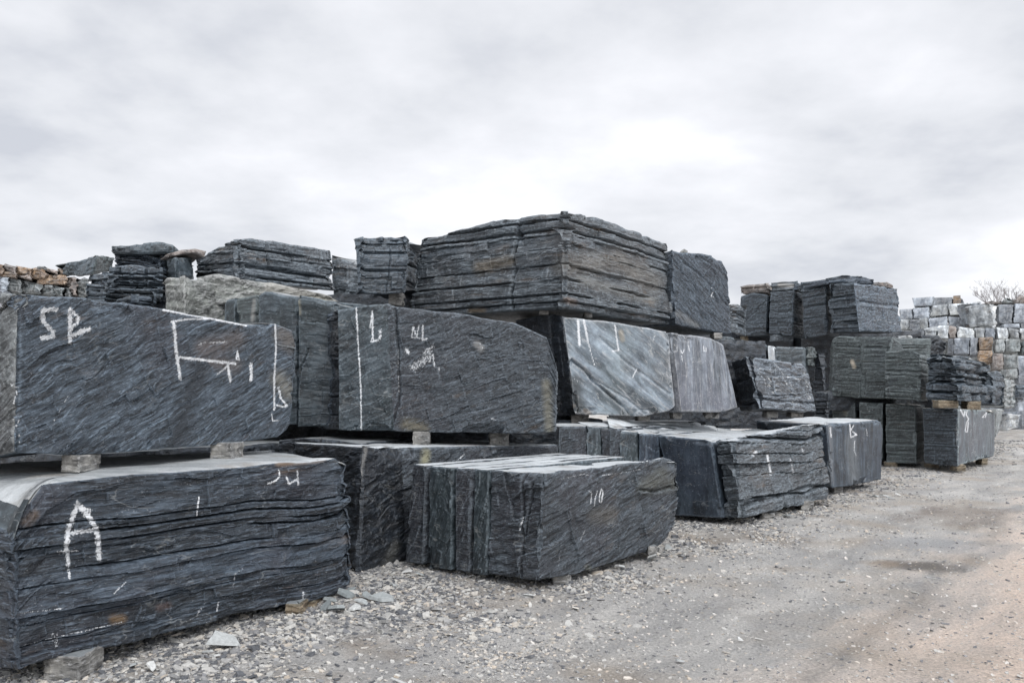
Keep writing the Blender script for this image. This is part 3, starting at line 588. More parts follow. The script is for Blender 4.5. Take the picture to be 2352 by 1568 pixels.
rock('slate_slab', 'tallest smooth greenish slab filling the gap between the two chalk marked blocks', [(684, 679, 684, 980, 9.95), (730, 684, 728, 978), (776, 697, 776, 980, 9.9)], 'smooth', back=(.4, 1.3), styles='rr', rough=.010, chip=.025, group='tall slabs behind the chalk marked block',
     cracks=[([(706, 800), (690, 850), (682, 890)], 2.2, .02)], stains=[([(686, 690), (688, 720)], 5, (.28, .26, .2), .6)])
rock('slate_block', 'olive grey rough slate block left of the pale wedge block, below the layered heap', [(374, 650, 374, 745, 11.6), (383, 637, 383, 745), (424, 632, 424, 745, 11.2), (433, 633, 433, 745), (452, 641, 452, 745, 11.5)], 'olive', depth=1.2, styles='rrrr', rough=.014, grain=.5, fac=(.25, .09), chip=.03, topmat='top_dk', res=1.2)
rock('slate_block', 'long pale grey wedge shaped block under the wide cracked layered stack', [(454, 637, 454, 700, 11.8), (507, 629, 507, 700), (560, 639, 560, 702), (658, 656, 658, 704), (734, 672, 734, 706), (796, 694, 796, 710, 13.2)], 'olive', depth=1.3, styles='rrrrr', rough=.018, grain=.2, fac=(.3, .1), chip=.04, topmat='top_dk', res=1.2,
     stains=[([(620, 660), (790, 700)], 20, (.33, .31, .27), .5)], cracks=[([(560, 648), (575, 665), (540, 672)], 2.5, .02)])
rock('slate_block', 'thin dark layered slate under the pale wedge block', [(454, 702, 454, 760, 12.0), (560, 704, 560, 760, 12.3)], 'strata', depth=1.2, styles='h', cuts=6, amp=.05, gv=.05, rough=.01, chip=.03, res=1.3)
rock('slate_block', 'wide layered slate block on the skyline with three vertical cracks, left of the upright block',
     [(438, 597, 440, 637, 14.1), (470, 580, 470, 637), (492, 566, 492, 637), (542, 548, 546, 637, 12.7), (580, 545, 580, 645), (615, 551, 615, 650), (738, 569, 738, 663), (766, 577, 782, 668, 14.4)], 'strata_lt', corner=3, styles='hhhhhhh', cuts=[.12, .2, .33, .38, .55, .62, .75, .83], amp=.045, gv=.07, rough=.016, gmask=.05, chip=.04, topmat='top_dk', res=1.1, wave=.05,
     cracks=[([(545, 548), (546, 635)], 3, .06), ([(618, 552), (617, 590), (627, 612)], 2.5, .05), ([(742, 572), (742, 612)], 2, .04), ([(560, 608), (640, 620), (768, 640)], 4, .07)])
rock('slate_block', 'narrow brownish slate block tucked behind the right end of the wide layered stack', [(756, 586, 760, 690, 15.2), (806, 602, 797, 697, 15.0)], 'strata_lt', depth=1.0, styles='h', cuts=5, amp=.03, gv=.04, rough=.012, chip=.03, res=1.3)
rock('slate_slab', 'thin flat cap slab bridging the gap left of the wide layered stack', [(382, 584, 384, 589, 12.9), (418, 574, 420, 583), (448, 572, 446, 582), (475, 578, 470, 590, 13.2)], 'taupe', depth=1.0, styles='rr', rough=.02, chip=.02, res=1.3)
rock('slate_block', 'small upright slate block under the thin flat cap slab', [(383, 594, 380, 642, 13.2), (402, 590, 402, 642, 12.8), (440, 592, 448, 642, 13.3)], 'smooth', corner=1, styles='rr', rough=.012, chip=.03, res=1.3)
# ------------------------------------------------------------------ layered heap at the left
rock('slate_block', 'rounded dark capstone at the top of the left layered heap', [(251, 566, 254, 580, 13.0), (300, 560, 300, 584), (358, 553, 358, 584), (395, 559, 395, 583), (411, 572, 409, 580, 13.2)], 'smooth', depth=1.3, styles='rrrr', rough=.03, chip=.05, res=1.1, wave=.05, stains=[([(258, 572), (300, 578)], 9, (.02, .022, .026), .7)])
rock('slate_block', 'thinly layered slate block directly under the rounded capstone', [(258, 582, 256, 610, 13.2), (320, 583, 320, 618), (384, 586, 380, 640, 13.2)], 'strata', depth=1.2, styles='hh', cuts=9, amp=.07, gv=.08, rough=.012, gmask=.2, chip=.04, res=1.0)
rock('slate_block', 'loose blue grey laminated slate block low in the left heap, its layers tipping left', [(248, 612, 234, 672, 12.4), (300, 606, 300, 680), (376, 614, 374, 682, 12.6)], 'blue', depth=1.1, styles='hh', cuts=10, amp=.06, gv=.07, rough=.014, gmask=.25, tilt=-.06, chip=.05, res=1.0,
     cracks=[([(310, 650), (303, 680)], 3, .06), ([(337, 612), (330, 655)], 3, .05)])
rock('slate_block', 'small dark blue layered block at the left foot of the heap', [(192, 652, 190, 700, 13.0), (236, 655, 236, 700, 12.8)], 'blue', depth=1.0, styles='h', cuts=6, amp=.03, gv=.04, rough=.01, chip=.03, res=1.2)
rock('slate_block', 'small stepped blue slate piece between the green boulder and the layered heap', [(198, 630, 196, 660, 13.6), (245, 622, 245, 660, 13.4)], 'blue', depth=.8, styles='h', cuts=4, amp=.05, gv=.04, rough=.01, chip=.03, res=1.2)
rock('slate_block', 'low sloping laminated slate block between the left heap and the chalk marked block', [(222, 690, 222, 720, 11.6), (310, 674, 310, 720, 11.3), (378, 683, 378, 725, 11.8)], 'strata', corner=1, styles='hh', cuts=6, amp=.06, gv=.05, rough=.01, chip=.03, res=1.1, segmat={0: 'blue'})
rock('boulder', 'blue green slanting boulder on the skyline left of the layered heap', [(123, 612, 150, 627, 15.2), (132, 606, 150, 632), (200, 592, 175, 635), (222, 585, 210, 634, 14.4), (240, 585, 235, 630), (262, 590, 250, 624, 15.4)], 'smooth', corner=3, styles='rrrrr', rough=.03, chip=.07, res=1.1, wave=.05, cat='boulder', segmat={3: 'green', 4: 'green'})
# ------------------------------------------------------------------ right stack
def RB(k=1.0): return (.85 * k, 1.35 * k)
rock('slate_block', 'corner block of the right stack, bottom course, smooth grey right face with white scribbles', [(2117, 936, 2121, 1064, 19.7), (2200, 939, 2200, 1071, 18.85), (2240, 940, 2240, 1058), (2279, 942, 2282, 1047), (2286, 948, 2286, 1044, 21.9)], 'blue', corner=1, styles='hsss', cuts=9, amp=.010, gv=.02, rough=.01, chip=.03, segmat={1: 'sawn_lt', 2: 'sawn_lt', 3: 'sawn_lt'}, topmat='top_lt',
     chalk=[([(2206, 940), (2214, 955), (2216, 945)], 4), ([(2222, 942), (2219, 952), (2225, 962), (2220, 970), (2217, 990), (2222, 992), (2224, 968)], 3), ([(2256, 958), (2266, 947), (2263, 959), (2256, 958)], 2.2), ([(2197, 975), (2199, 1010)], 4, .7), ([(2240, 970), (2236, 1040)], 4, .3)])
rock('slate_block', 'green banded slate block directly left of the scribbled corner block of the right stack', [(2031, 927, 2033, 1062, 20.6), (2104, 931, 2106, 1065, 19.9)], 'green', back=RB(), styles='h', cuts=9, amp=.008, gv=.015, rough=.006, chip=.03, res=1.1, topmat='top_lt')
rock('slate_block', 'third block from the corner in the bottom course of the right stack', [(1972, 923, 1972, 1058, 21.4), (2029, 925, 2029, 1058, 20.8)], 'green', back=RB(), styles='h', cuts=7, amp=.008, gv=.015, rough=.006, chip=.03, res=1.2, chalk=[([(1990, 935), (1995, 945), (2008, 938)], 1.8, .6)])
rock('slate_block', 'leftmost block of the bottom course of the right stack, only its top visible', [(1910, 922, 1910, 1052, 22.2), (1966, 923, 1966, 1052, 21.7)], 'green', back=RB(), styles='r', rough=.006, chip=.03, res=1.2, chalk=[([(1925, 940), (1945, 932)], 1.8, .5)], stains=[([(1938, 930), (1942, 950)], 6, (.25, .23, .18), .4)])
rock('slate_block', 'jagged corner block of the right stack, middle course, crumbling on its right face', [(2122, 813, 2122, 917, 19.3), (2160, 815, 2160, 919), (2201, 820, 2212, 921, 18.7), (2230, 815, 2230, 922), (2262, 826, 2262, 922), (2283, 838, 2283, 918, 21.4)], 'blue', corner=2, styles='hhhhh', cuts=10, amp=.12, gv=.10, rough=.03, fac=(.35, .12), chip=.07, topmat='top_dk', wave=.08,
     cracks=[([(2160, 815), (2158, 880)], 2, .03), ([(2202, 851), (2240, 853), (2282, 862)], 4, .12), ([(2245, 905), (2246, 922)], 3, .08)])
rock('slate_block', 'finely banded green grey block directly left of the jagged corner block of the right stack', [(2031, 808, 2030, 915, 20.1), (2085, 801, 2080, 918), (2115, 814, 2115, 921, 19.5)], 'green', back=RB(.9), styles='hh', cuts=12, amp=.010, gv=.02, rough=.008, chip=.03, topmat='top_dk')
rock('slate_block', 'tall green grey block with a slanting right shoulder, middle course of the right stack', [(1983, 774, 1980, 914, 21.2), (2049, 772, 2029, 916, 20.7), (2076, 792, 2076, 916, 21.2)], 'green', depth=2.0, styles='hr', cuts=12, amp=.010, gv=.018, rough=.01, chip=.035, topmat='top_dk')
rock('slate_block', 'tall green grey block with a tan chip scar, middle course of the right stack', [(1904, 800, 1903, 900, 22.6), (1912, 776, 1909, 908, 21.9), (1925, 772, 1925, 910), (1980, 774, 1976, 914, 21.3)], 'green', depth=2.0, styles='hhh', cuts=14, amp=.012, gv=.02, rough=.01, chip=.03, topmat='top_dk', stains=[([(1957, 830), (1962, 842)], 5, (.55, .48, .38), 1.0)])
rock('slate_block', 'right hand block of the top course of the right stack, its right face veined', [(1900, 654, 1904, 765, 22.2), (1961, 649, 1974, 761, 21.5), (2010, 655, 2010, 762), (2064, 664, 2074, 764, 24.5)], 'blue', corner=1, styles='hrr', cuts=11, amp=.05, gv=.07, rough=.03, fac=(.5, .2), chip=.06, topmat='top_dk', segmat={1: 'diag', 2: 'diag'},
     chalk=[([(1975, 695), (2010, 703), (2060, 705)], 2.5, .5), ([(2000, 738), (2020, 733), (2060, 745)], 2, .6)], cracks=[([(1975, 690), (2020, 698), (2070, 702)], 3, .05)])
rock('slate_block', 'third block from the left in the top course of the right stack', [(1836, 648, 1844, 777, 23.2), (1897, 642, 1901, 768, 22.6)], 'blue', back=RB(), styles='h', cuts=9, amp=.014, gv=.03, rough=.01, chip=.03, topmat='top_dk')
rock('slate_block', 'block flared outward at its foot, second from the left atop the right stack', [(1768, 670, 1763, 766, 24.0), (1825, 666, 1820, 770, 23.4)], 'blue', back=RB(), styles='h', cuts=7, amp=.012, gv=.02, rough=.02, chip=.035, topmat='top_dk')
rock('slate_block', 'leftmost block of the top course of the right stack with a diagonal seam', [(1700, 680, 1693, 770, 24.9), (1729, 672, 1729, 772), (1764, 677, 1761, 768, 24.1)], 'blue', back=RB(), styles='hh', cuts=7, amp=.012, gv=.02, rough=.01, chip=.035, topmat='top_dk', cracks=[([(1765, 682), (1735, 715), (1702, 742)], 2, .02)])
rock('slate_slab', 'tan weathered slab lying on the leftmost block of the right stack', [(1697, 657, 1695, 673, 24.9), (1765, 650, 1766, 671, 24.2)], 'taupe', back=RB(), styles='h', cuts=4, amp=.05, gv=.04, rough=.01, chip=.03, res=1.2)
rock('slate_slab', 'grey cap slab with a pale streak on the second block of the right stack', [(1767, 650, 1768, 668, 24.1), (1834, 644, 1832, 663, 23.5)], 'strata_lt', back=RB(), styles='h', cuts=4, amp=.04, gv=.04, rough=.01, chip=.03, res=1.2, stains=[([(1790, 655), (1820, 656)], 5, (.5, .48, .45), .9)])
rock('slate_slab', 'dark thin cap slab with a broken right end on top of the right stack', [(1898, 640, 1899, 652, 22.3), (1938, 631, 1938, 648), (1980, 632, 1980, 650), (2014, 642, 2014, 653, 22.9)], 'strata', depth=1.4, styles='hh', cuts=3, amp=.05, gv=.04, rough=.02, chip=.03, res=1.2)
rock('slate_slab', 'small cap stone at the far right end on top of the right stack', [(2019, 648, 2018, 656, 23.6), (2036, 647, 2036, 659), (2052, 655, 2053, 661, 24.2)], 'taupe', depth=1.0, styles='r', rough=.03, chip=.03, res=1.2)
# ------------------------------------------------------------------ between the middle and right stacks
for (pp, mt, stl, lb) in (
    ([(1648, 772, 1648, 830, 17.0), (1679, 774, 1672, 830, 17.2)], 'smooth', 'r', 'grey block behind the mauve block under the overhanging block'),
    ([(1680, 779, 1680, 838, 18.4), (1709, 781, 1709, 838, 18.6)], 'dark', 'r', 'dark block in the gap left of the small upright slabs'),
    ([(1672, 699, 1672, 760, 21.0), (1699, 698, 1699, 765, 21.2)], 'strata_lt', 'h', 'small layered block seen in the gap left of the top course of the right stack'),
    ([(1709, 815, 1709, 850, 17.8), (1717, 786, 1714, 850), (1738, 788, 1742, 850, 17.8)], 'smooth', 'r', 'small grey upright slab with a pointed rounded top behind the veined block'),
    ([(1743, 791, 1744, 850, 18.0), (1759, 791, 1761, 850, 18.0)], 'smooth', 'r', 'narrow grey upright slab behind the veined block, beside the cream slab'),
    ([(1761, 793, 1763, 850, 17.9), (1774, 793, 1778, 850, 17.9)], 'granite', 's', 'narrow cream coloured upright slab behind the veined block'),
    ([(1779, 796, 1779, 860, 18.3), (1848, 797, 1848, 860, 18.3)], 'smooth', 'r', 'broad grey slab right of the cream slab behind the veined block'),
    ([(1850, 797, 1850, 838, 18.6), (1873, 796, 1868, 838, 18.6)], 'green', 'h', 'small rough block at the right end of the slab row behind the veined block'),
    ([(1870, 812, 1862, 897, 19.6), (1892, 812, 1898, 897, 19.4)], 'dark', 'h', 'dark layered block in the deep gap beside the right stack'),
    ([(1866, 902, 1866, 960, 19.6), (1905, 902, 1905, 960, 19.4)], 'dark', 'h', 'dark block at the foot of the deep gap beside the right stack')):
    rock('slate_block', lb, pp, mt, back=(.5, 1.2), styles=stl, cuts=8 if stl == 'h' else 0, amp=.03, gv=.04, rough=.010, chip=.03, res=1.2)
# misc to the right of the right stack
for (pp, mt, stl, lb, kk_) in (
    ([(2084, 800, 2088, 805, 24.0), (2101, 776, 2100, 812), (2130, 768, 2130, 816), (2160, 770, 2160, 820), (2180, 785, 2181, 818, 24.4)], 'dark', 'rrrr', 'black angular boulder lying on the right stack', dict(rough=.09, fac=(.6, .3), chip=.1, wave=.1)),
    ([(2060, 772, 2062, 795, 25.5), (2100, 770, 2100, 795, 25.5)], 'granite', 'r', 'pale broken wedge stone left of the black angular boulder', dict(rough=.05)),
    ([(2284, 856, 2284, 928, 24.0), (2296, 850, 2296, 930), (2311, 862, 2308, 932, 24.6)], 'blue', 'hh', 'grey layered block right of the jagged corner block', dict(amp=.05, cuts=6, chip=.06)),
    ([(2288, 938, 2288, 1004, 25.0), (2308, 940, 2292, 996, 26.5)], 'greystone', 'r', 'grey wedge stone on the ground right of the scribbled corner block', dict(chip=.06)),
    ([(2300, 955, 2296, 990, 31.0), (2318, 949, 2318, 990), (2345, 950, 2338, 984, 31.5)], 'granite', 'rr', 'pale rounded stone at the edge of the track beyond the right stack', dict(chip=.1, rough=.05)),
    ([(2311, 870, 2311, 936, 28.0), (2322, 868, 2322, 940), (2337, 880, 2334, 936, 28.5)], 'greystone', 'hh', 'stack of thin pale slabs right of the grey layered block', dict(amp=.05, cuts=12, gv=.06)),
    ([(2338, 884, 2338, 912, 30.0), (2365, 882, 2365, 912, 30.2)], 'blue', 'h', 'dark blue block at the right edge above the blue sawn block', dict(cuts=7, amp=.03)),
    ([(2338, 916, 2338, 945, 30.2), (2368, 910, 2368, 945, 30.5)], 'granite_b', 's', 'blue grey sawn block at the right edge of the picture', {}),
    ([(2346, 945, 2346, 986, 33.0), (2375, 945, 2375, 986, 33.0)], 'granite_b', 's', 'grey block cut off by the right edge of the picture just above the ground', {})):
    rock('boulder' if 'boulder' in lb else 'stone_block', lb, pp, mt, depth=1.3, styles=stl, cat='boulder' if 'boulder' in lb else 'block', res=1.1, **{**dict(rough=.012, chip=.04), **kk_})
# ------------------------------------------------------------------ far pale pile on the right: x0, x1, y top (left, right), y bottom (left, right), material, look
FP = [
 (2095, 2146, 685, 683, 702, 702, 'granite_b', 'slate grey trapezoid stone at the top left of the far pale pile', 44, 6),
 (2147, 2189, 683, 682, 701, 699, 'granite_b', 'grey stone on top of the far pale pile beside the trapezoid stone', 44, 0),
 (2189, 2206, 681, 680, 697, 697, 'brown', 'rust streaked end stone on top of the far pale pile', 44, 0),
 (2206, 2213, 684, 687, 697, 696, 'granite_b', 'tiny dark stone right of the rust streaked end stone', 44.4, 0),
 (2066, 2096, 710, 708, 733, 732, 'granite', 'pale block touching the right stack in the second course of the far pile', 43, 0),
 (2097, 2134, 708, 706, 731, 731, 'granite', 'pale block with vertical grey stains in the second course of the far pile', 43, 0),
 (2140, 2178, 703, 698, 726, 722, 'granite', 'pale notched block under the rust streaked end stone', 43, -6),
 (2180, 2226, 698, 696, 723, 721, 'granite', 'long cream block with a rusty top edge in the second course of the far pile', 42.8, 0),
 (2227, 2254, 695, 694, 719, 714, 'granite', 'right hand part of the cream course with the rusty top edge', 42.8, 0),
 (2292, 2328, 700, 699, 742, 742, 'granite_b', 'big mottled grey violet block high on the right of the far pile', 42.5, 0),
 (2329, 2368, 698, 698, 741, 741, 'granite_b', 'big grey block at the right edge high in the far pile', 42.5, 0),
 (2066, 2090, 734, 734, 757, 756, 'granite', 'pale block beside the right stack in the third course of the far pile', 42, 0),
 (2090, 2112, 733, 733, 756, 756, 'granite_b', 'blue stained block in the third course of the far pile', 42, 0),
 (2113, 2131, 732, 732, 756, 755, 'granite', 'narrow pale block left of the dark slot in the third course of the far pile', 42, 0),
 (2134, 2176, 730, 728, 754, 750, 'granite_b', 'grey block right of the dark slot in the third course of the far pile', 41.8, 0),
 (2178, 2229, 727, 728, 749, 751, 'granite_b', 'blue grey block with a rounded top in the third course of the far pile', 41.8, 0),
 (2068, 2096, 760, 758, 772, 775, 'granite', 'low pale block at the left of the fourth course of the far pile', 40, 0),
 (2097, 2122, 757, 756, 775, 775, 'granite_b', 'grey blotched block second in the fourth course of the far pile', 40, 0),
 (2123, 2151, 755, 751, 776, 776, 'granite', 'pale yellowish block in the fourth course of the far pile', 40, 0),
 (2152, 2178, 750, 748, 776, 776, 'granite', 'cream block with brown spots in the fourth course of the far pile', 40, 0),
 (2179, 2197, 748, 749, 775, 775, 'taupe', 'brownish block in the middle of the fourth course of the far pile', 40, 0),
 (2198, 2236, 749, 753, 775, 775, 'granite', 'mottled pale block with rust marks in the fourth course of the far pile', 40, 0),
 (2237, 2262, 753, 754, 775, 776, 'granite', 'pale block with two dark stripes in the fourth course of the far pile', 40, 0),
 (2263, 2286, 754, 755, 776, 776, 'granite_b', 'grey striped block in the fourth course of the far pile', 40, 0),
 (2287, 2316, 754, 755, 777, 777, 'granite', 'bright pale block in the fourth course of the far pile', 40, 0),
 (2317, 2341, 752, 756, 777, 778, 'granite', 'pale block with a sloping top in the right part of the fourth course', 40, 0),
 (2343, 2368, 755, 756, 779, 779, 'granite', 'pale block at the right edge in the fourth course of the far pile', 40, 0),
 (2302, 2342, 743, 743, 753, 753, 'granite_b', 'thin grey block under the mottled violet block', 41.5, 0),
 (2344, 2368, 742, 742, 754, 754, 'granite_b', 'thin grey block at the right edge under the big grey block', 41.5, 0),
 (2176, 2191, 776, 776, 812, 812, 'granite', 'cream block behind the black angular boulder', 38, 0),
 (2192, 2227, 775, 775, 812, 812, 'granite_b', 'large light grey block with a blue cast in the fifth course of the far pile', 38, 0),
 (2228, 2247, 775, 775, 815, 815, 'granite_b', 'darker grey block left of the rust streaked one in the fifth course', 38, 0),
 (2248, 2280, 774, 776, 802, 802, 'brown', 'rust streaked block in the fifth course of the far pile', 38, 0),
 (2287, 2308, 779, 777, 808, 808, 'greystone', 'grey green sawn block right of the rust streaked block', 37.5, 0),
 (2309, 2344, 777, 780, 808, 806, 'greystone', 'large grey green block in the right part of the fifth course', 37.5, 0),
 (2347, 2370, 783, 783, 812, 812, 'green', 'greenish block at the right edge in the fifth course of the far pile', 37.5, 0),
 (2248, 2279, 804, 804, 832, 832, 'brown', 'brown stained block below the rust streaked block', 36, 0),
 (2282, 2303, 812, 814, 848, 848, 'taupe', 'brown rough block right of the brown stained one in the sixth course', 35, 0),
 (2305, 2339, 816, 816, 845, 845, 'greystone', 'mottled grey block in the sixth course of the far pile', 35, 0),
 (2340, 2370, 817, 817, 862, 862, 'granite_b', 'tall dark grey block at the right edge in the sixth course', 35, 0),
 (2308, 2338, 847, 847, 868, 868, 'greystone', 'grey block with a pale top edge above the stack of thin slabs', 33, 0),
 (2339, 2372, 864, 864, 881, 881, 'granite_b', 'dark bluish grey block at the right edge below the tall one', 33, 0),
]
fr_ = random.Random(4)
for (x0, x1, t0, t1, b0, b1, mt, lb, Y, skew) in FP:
    ya, yb_ = Y + fr_.uniform(0, .25), Y + fr_.uniform(-.15, .2)
    t0 += fr_.uniform(-2, 1.5); t1 += fr_.uniform(-2, 1.5); skew += fr_.uniform(-1.5, 1.5)
    if mt == 'granite' and fr_.random() < .1: mt = 'granite_b'
    rock('stone_block', lb, [(x0, t0, x0 + skew, b0, ya), ((x0 + x1) / 2, (t0 + t1) / 2, (x0 + x1) / 2, (b0 + b1) / 2), (x1, t1, x1, b1, yb_)], mt, back=(1.2, 2.4), styles='rr', rough=.035, fac=(.6, .3), chip=.025, res=1.3, topmat='top_lt', group='blocks of the far pale pile', wave=.05, layr=True)
rock('stone_slab', 'long leaning grey slab sliding down from the top of the far pile', [(2249, 696, 2272, 742, 41.0), (2262, 700, 2284, 748, 41.3)], 'granite_b', depth=1.2, rough=.03, chip=.06, res=1.2, cat='slab')
rock('stone_slab', 'white leaning slab wedged between the leaning grey slab and the big mottled block', [(2272, 698, 2284, 748, 40.6), (2284, 700, 2292, 746, 40.8)], 'granite', depth=1.2, rough=.04, chip=.08, res=1.2, cat='slab')
for (x0, x1, t, b, mt, lb, Y) in (
    (2264, 2306, 690, 699, 'taupe', 'flat rubble piece on top of the far pile under the shrub', 43.5),
    (2306, 2331, 681, 698, 'greystone', 'dark rounded rubble stone on top of the far pile', 43.2),
    (2333, 2366, 677, 697, 'taupe', 'brownish pointed rubble stone at the top right of the far pile', 43.0),
    (2134, 2150, 711, 729, 'greystone', 'dark triangular stone set in the notch of the second course', 43.3),
    (2226, 2242, 724, 738, 'brown', 'yellow brown rubble stone under the rusty topped cream course', 42.3),
    (2240, 2256, 728, 742, 'taupe', 'rubble stone right of the yellow brown one', 42.0),
    (2252, 2270, 736, 750, 'greystone', 'rubble stone above the pale block with two dark stripes', 41.5),
    (2230, 2250, 738, 752, 'taupe', 'rubble stone beside the rounded blue grey block', 41.6),
    (2262, 2290, 746, 756, 'granite', 'pale rubble stone at the foot of the leaning slabs', 41.0),
    (2066, 2078, 757, 772, 'granite', 'small white rubble stone beside the right stack', 40.5)):
    rock('rubble_stone', lb, [(x0, (t + b) / 2, x0 + 1, b, Y), (x0 * .6 + x1 * .4, t, x0 * .6 + x1 * .4, b), (x1, (t * .6 + b * .4), x1 - 1, b, Y)], mt, depth=1.2, styles='rr', rough=.08, fac=(.6, .4), chip=.14, res=1.3, cat='stone', wave=.12, group='rubble on the far pale pile')
# ------------------------------------------------------------------ far tan pile on the left
LP = [
 (-20, 7, 606, 608, 627, 628, 'brown', 'pinkish brown stone at the left edge of the tan pile'),
 (8, 36, 607, 610, 625, 628, 'taupe', 'dark brown slab near the left edge, top of the tan pile'),
 (37, 72, 613, 615, 630, 637, 'brown', 'speckled brown block in the top row of the tan pile'),
 (72, 100, 617, 620, 641, 638, 'brown', 'tan triangular stone in the middle of the tan pile'),
 (75, 103, 611, 614, 617, 619, 'greystone', 'thin grey slab on top of the tan pile'),
 (104, 132, 615, 621, 622, 628, 'taupe', 'thin pinkish slab right of the thin grey one on the tan pile'),
 (133, 145, 617, 619, 627, 628, 'brown', 'small tan stone next to the blue green boulder'),
 (88, 150, 628, 633, 652, 653, 'brown', 'biggest rust brown block of the tan pile'),
 (2, 38, 624, 627, 637, 638, 'brown', 'yellow stone with a rounded top at the left of the tan pile'),
 (38, 70, 628, 633, 637, 641, 'taupe', 'flat dark brown slab under the speckled brown block'),
 (-20, 17, 633, 636, 672, 672, 'granite_b', 'dark grey block at the left edge under the tan stones'),
 (18, 48, 639, 641, 672, 672, 'greystone', 'first grey green sawn block from the left under the tan stones'),
 (49, 93, 642, 652, 672, 673, 'greystone', 'second grey green sawn block under the tan stones with a light stripe'),
 (94, 122, 653, 656, 675, 678, 'greystone', 'narrow grey sawn block under the rust brown block'),
 (123, 144, 657, 659, 678, 680, 'greystone', 'small grey sawn block with a thin dark top slab'),
 (145, 160, 661, 663, 681, 682, 'greystone', 'smallest grey sawn block in the tan pile'),
 (155, 174, 636, 637, 668, 676, 'taupe', 'pinkish grey block left of the pale square one'),
 (175, 203, 636, 638, 682, 686, 'greystone', 'pale square block at the right end of the tan pile'),
]
for (x0, x1, t0, t1, b0, b1, mt, lb) in LP:
    t0 += fr_.uniform(-3, 1); t1 += fr_.uniform(-2, 2); x0 -= 1; x1 += 1
    rock('stone_block', lb, [(x0 + .3, t0, x0 + .3, b0 + 1, 21), ((x0 + x1) / 2, (t0 + t1) / 2, (x0 + x1) / 2, (b0 + b1) / 2 + 1), (x1 - .3, t1, x1 - .3, b1 + 1, 20.8)], mt, back=(-.7, 1.4), styles='rr', rough=.06, fac=(.35, .15), chip=.05, res=1.2, topmat='top_dk', group='blocks of the far tan pile', wave=.04, layr=True)
# ------------------------------------------------------------------ dark blocks that close the gaps behind
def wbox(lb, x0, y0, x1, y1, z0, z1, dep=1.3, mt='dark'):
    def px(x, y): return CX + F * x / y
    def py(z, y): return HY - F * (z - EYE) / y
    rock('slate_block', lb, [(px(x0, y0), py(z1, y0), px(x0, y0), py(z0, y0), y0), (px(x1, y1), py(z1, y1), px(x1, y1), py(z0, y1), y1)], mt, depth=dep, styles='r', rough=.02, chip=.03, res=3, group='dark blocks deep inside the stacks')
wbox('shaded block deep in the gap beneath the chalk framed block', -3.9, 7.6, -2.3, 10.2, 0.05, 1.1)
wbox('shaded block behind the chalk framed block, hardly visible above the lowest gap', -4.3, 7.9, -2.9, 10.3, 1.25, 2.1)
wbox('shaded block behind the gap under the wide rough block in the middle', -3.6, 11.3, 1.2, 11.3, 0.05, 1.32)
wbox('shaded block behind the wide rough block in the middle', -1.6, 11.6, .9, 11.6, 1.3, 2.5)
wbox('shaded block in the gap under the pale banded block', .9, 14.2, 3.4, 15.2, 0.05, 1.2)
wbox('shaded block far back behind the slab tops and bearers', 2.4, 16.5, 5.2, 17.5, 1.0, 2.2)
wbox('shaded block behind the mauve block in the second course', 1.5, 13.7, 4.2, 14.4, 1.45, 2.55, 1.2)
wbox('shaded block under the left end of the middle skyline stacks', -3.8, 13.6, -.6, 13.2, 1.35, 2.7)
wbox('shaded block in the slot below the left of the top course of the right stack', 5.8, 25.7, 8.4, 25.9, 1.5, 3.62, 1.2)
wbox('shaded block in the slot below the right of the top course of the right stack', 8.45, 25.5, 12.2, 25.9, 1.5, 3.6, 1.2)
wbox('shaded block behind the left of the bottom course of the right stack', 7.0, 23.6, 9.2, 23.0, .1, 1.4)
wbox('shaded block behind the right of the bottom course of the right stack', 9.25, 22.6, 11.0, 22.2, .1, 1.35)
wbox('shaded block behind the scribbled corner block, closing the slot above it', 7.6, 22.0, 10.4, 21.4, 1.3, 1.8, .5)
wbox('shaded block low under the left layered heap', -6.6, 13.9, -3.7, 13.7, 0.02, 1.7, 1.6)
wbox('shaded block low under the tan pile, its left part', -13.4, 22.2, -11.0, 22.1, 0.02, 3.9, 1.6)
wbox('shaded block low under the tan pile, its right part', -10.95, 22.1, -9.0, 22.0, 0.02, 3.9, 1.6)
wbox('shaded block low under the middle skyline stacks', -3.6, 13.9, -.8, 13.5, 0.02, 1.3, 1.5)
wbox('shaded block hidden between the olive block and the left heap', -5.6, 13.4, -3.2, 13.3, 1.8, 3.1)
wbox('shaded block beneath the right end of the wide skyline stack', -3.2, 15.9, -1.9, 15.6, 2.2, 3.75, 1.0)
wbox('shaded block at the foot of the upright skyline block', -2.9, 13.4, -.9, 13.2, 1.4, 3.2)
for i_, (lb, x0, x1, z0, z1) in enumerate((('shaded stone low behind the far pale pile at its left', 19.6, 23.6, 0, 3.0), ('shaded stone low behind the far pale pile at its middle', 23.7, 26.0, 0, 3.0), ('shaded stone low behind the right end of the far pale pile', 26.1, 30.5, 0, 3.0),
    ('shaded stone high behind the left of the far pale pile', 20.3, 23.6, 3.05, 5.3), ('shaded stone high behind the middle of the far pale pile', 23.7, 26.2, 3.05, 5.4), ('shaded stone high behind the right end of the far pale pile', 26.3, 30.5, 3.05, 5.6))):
    wbox(lb, x0, 45.8, x1, 45.8, z0, z1, 1.5, 'greystone')
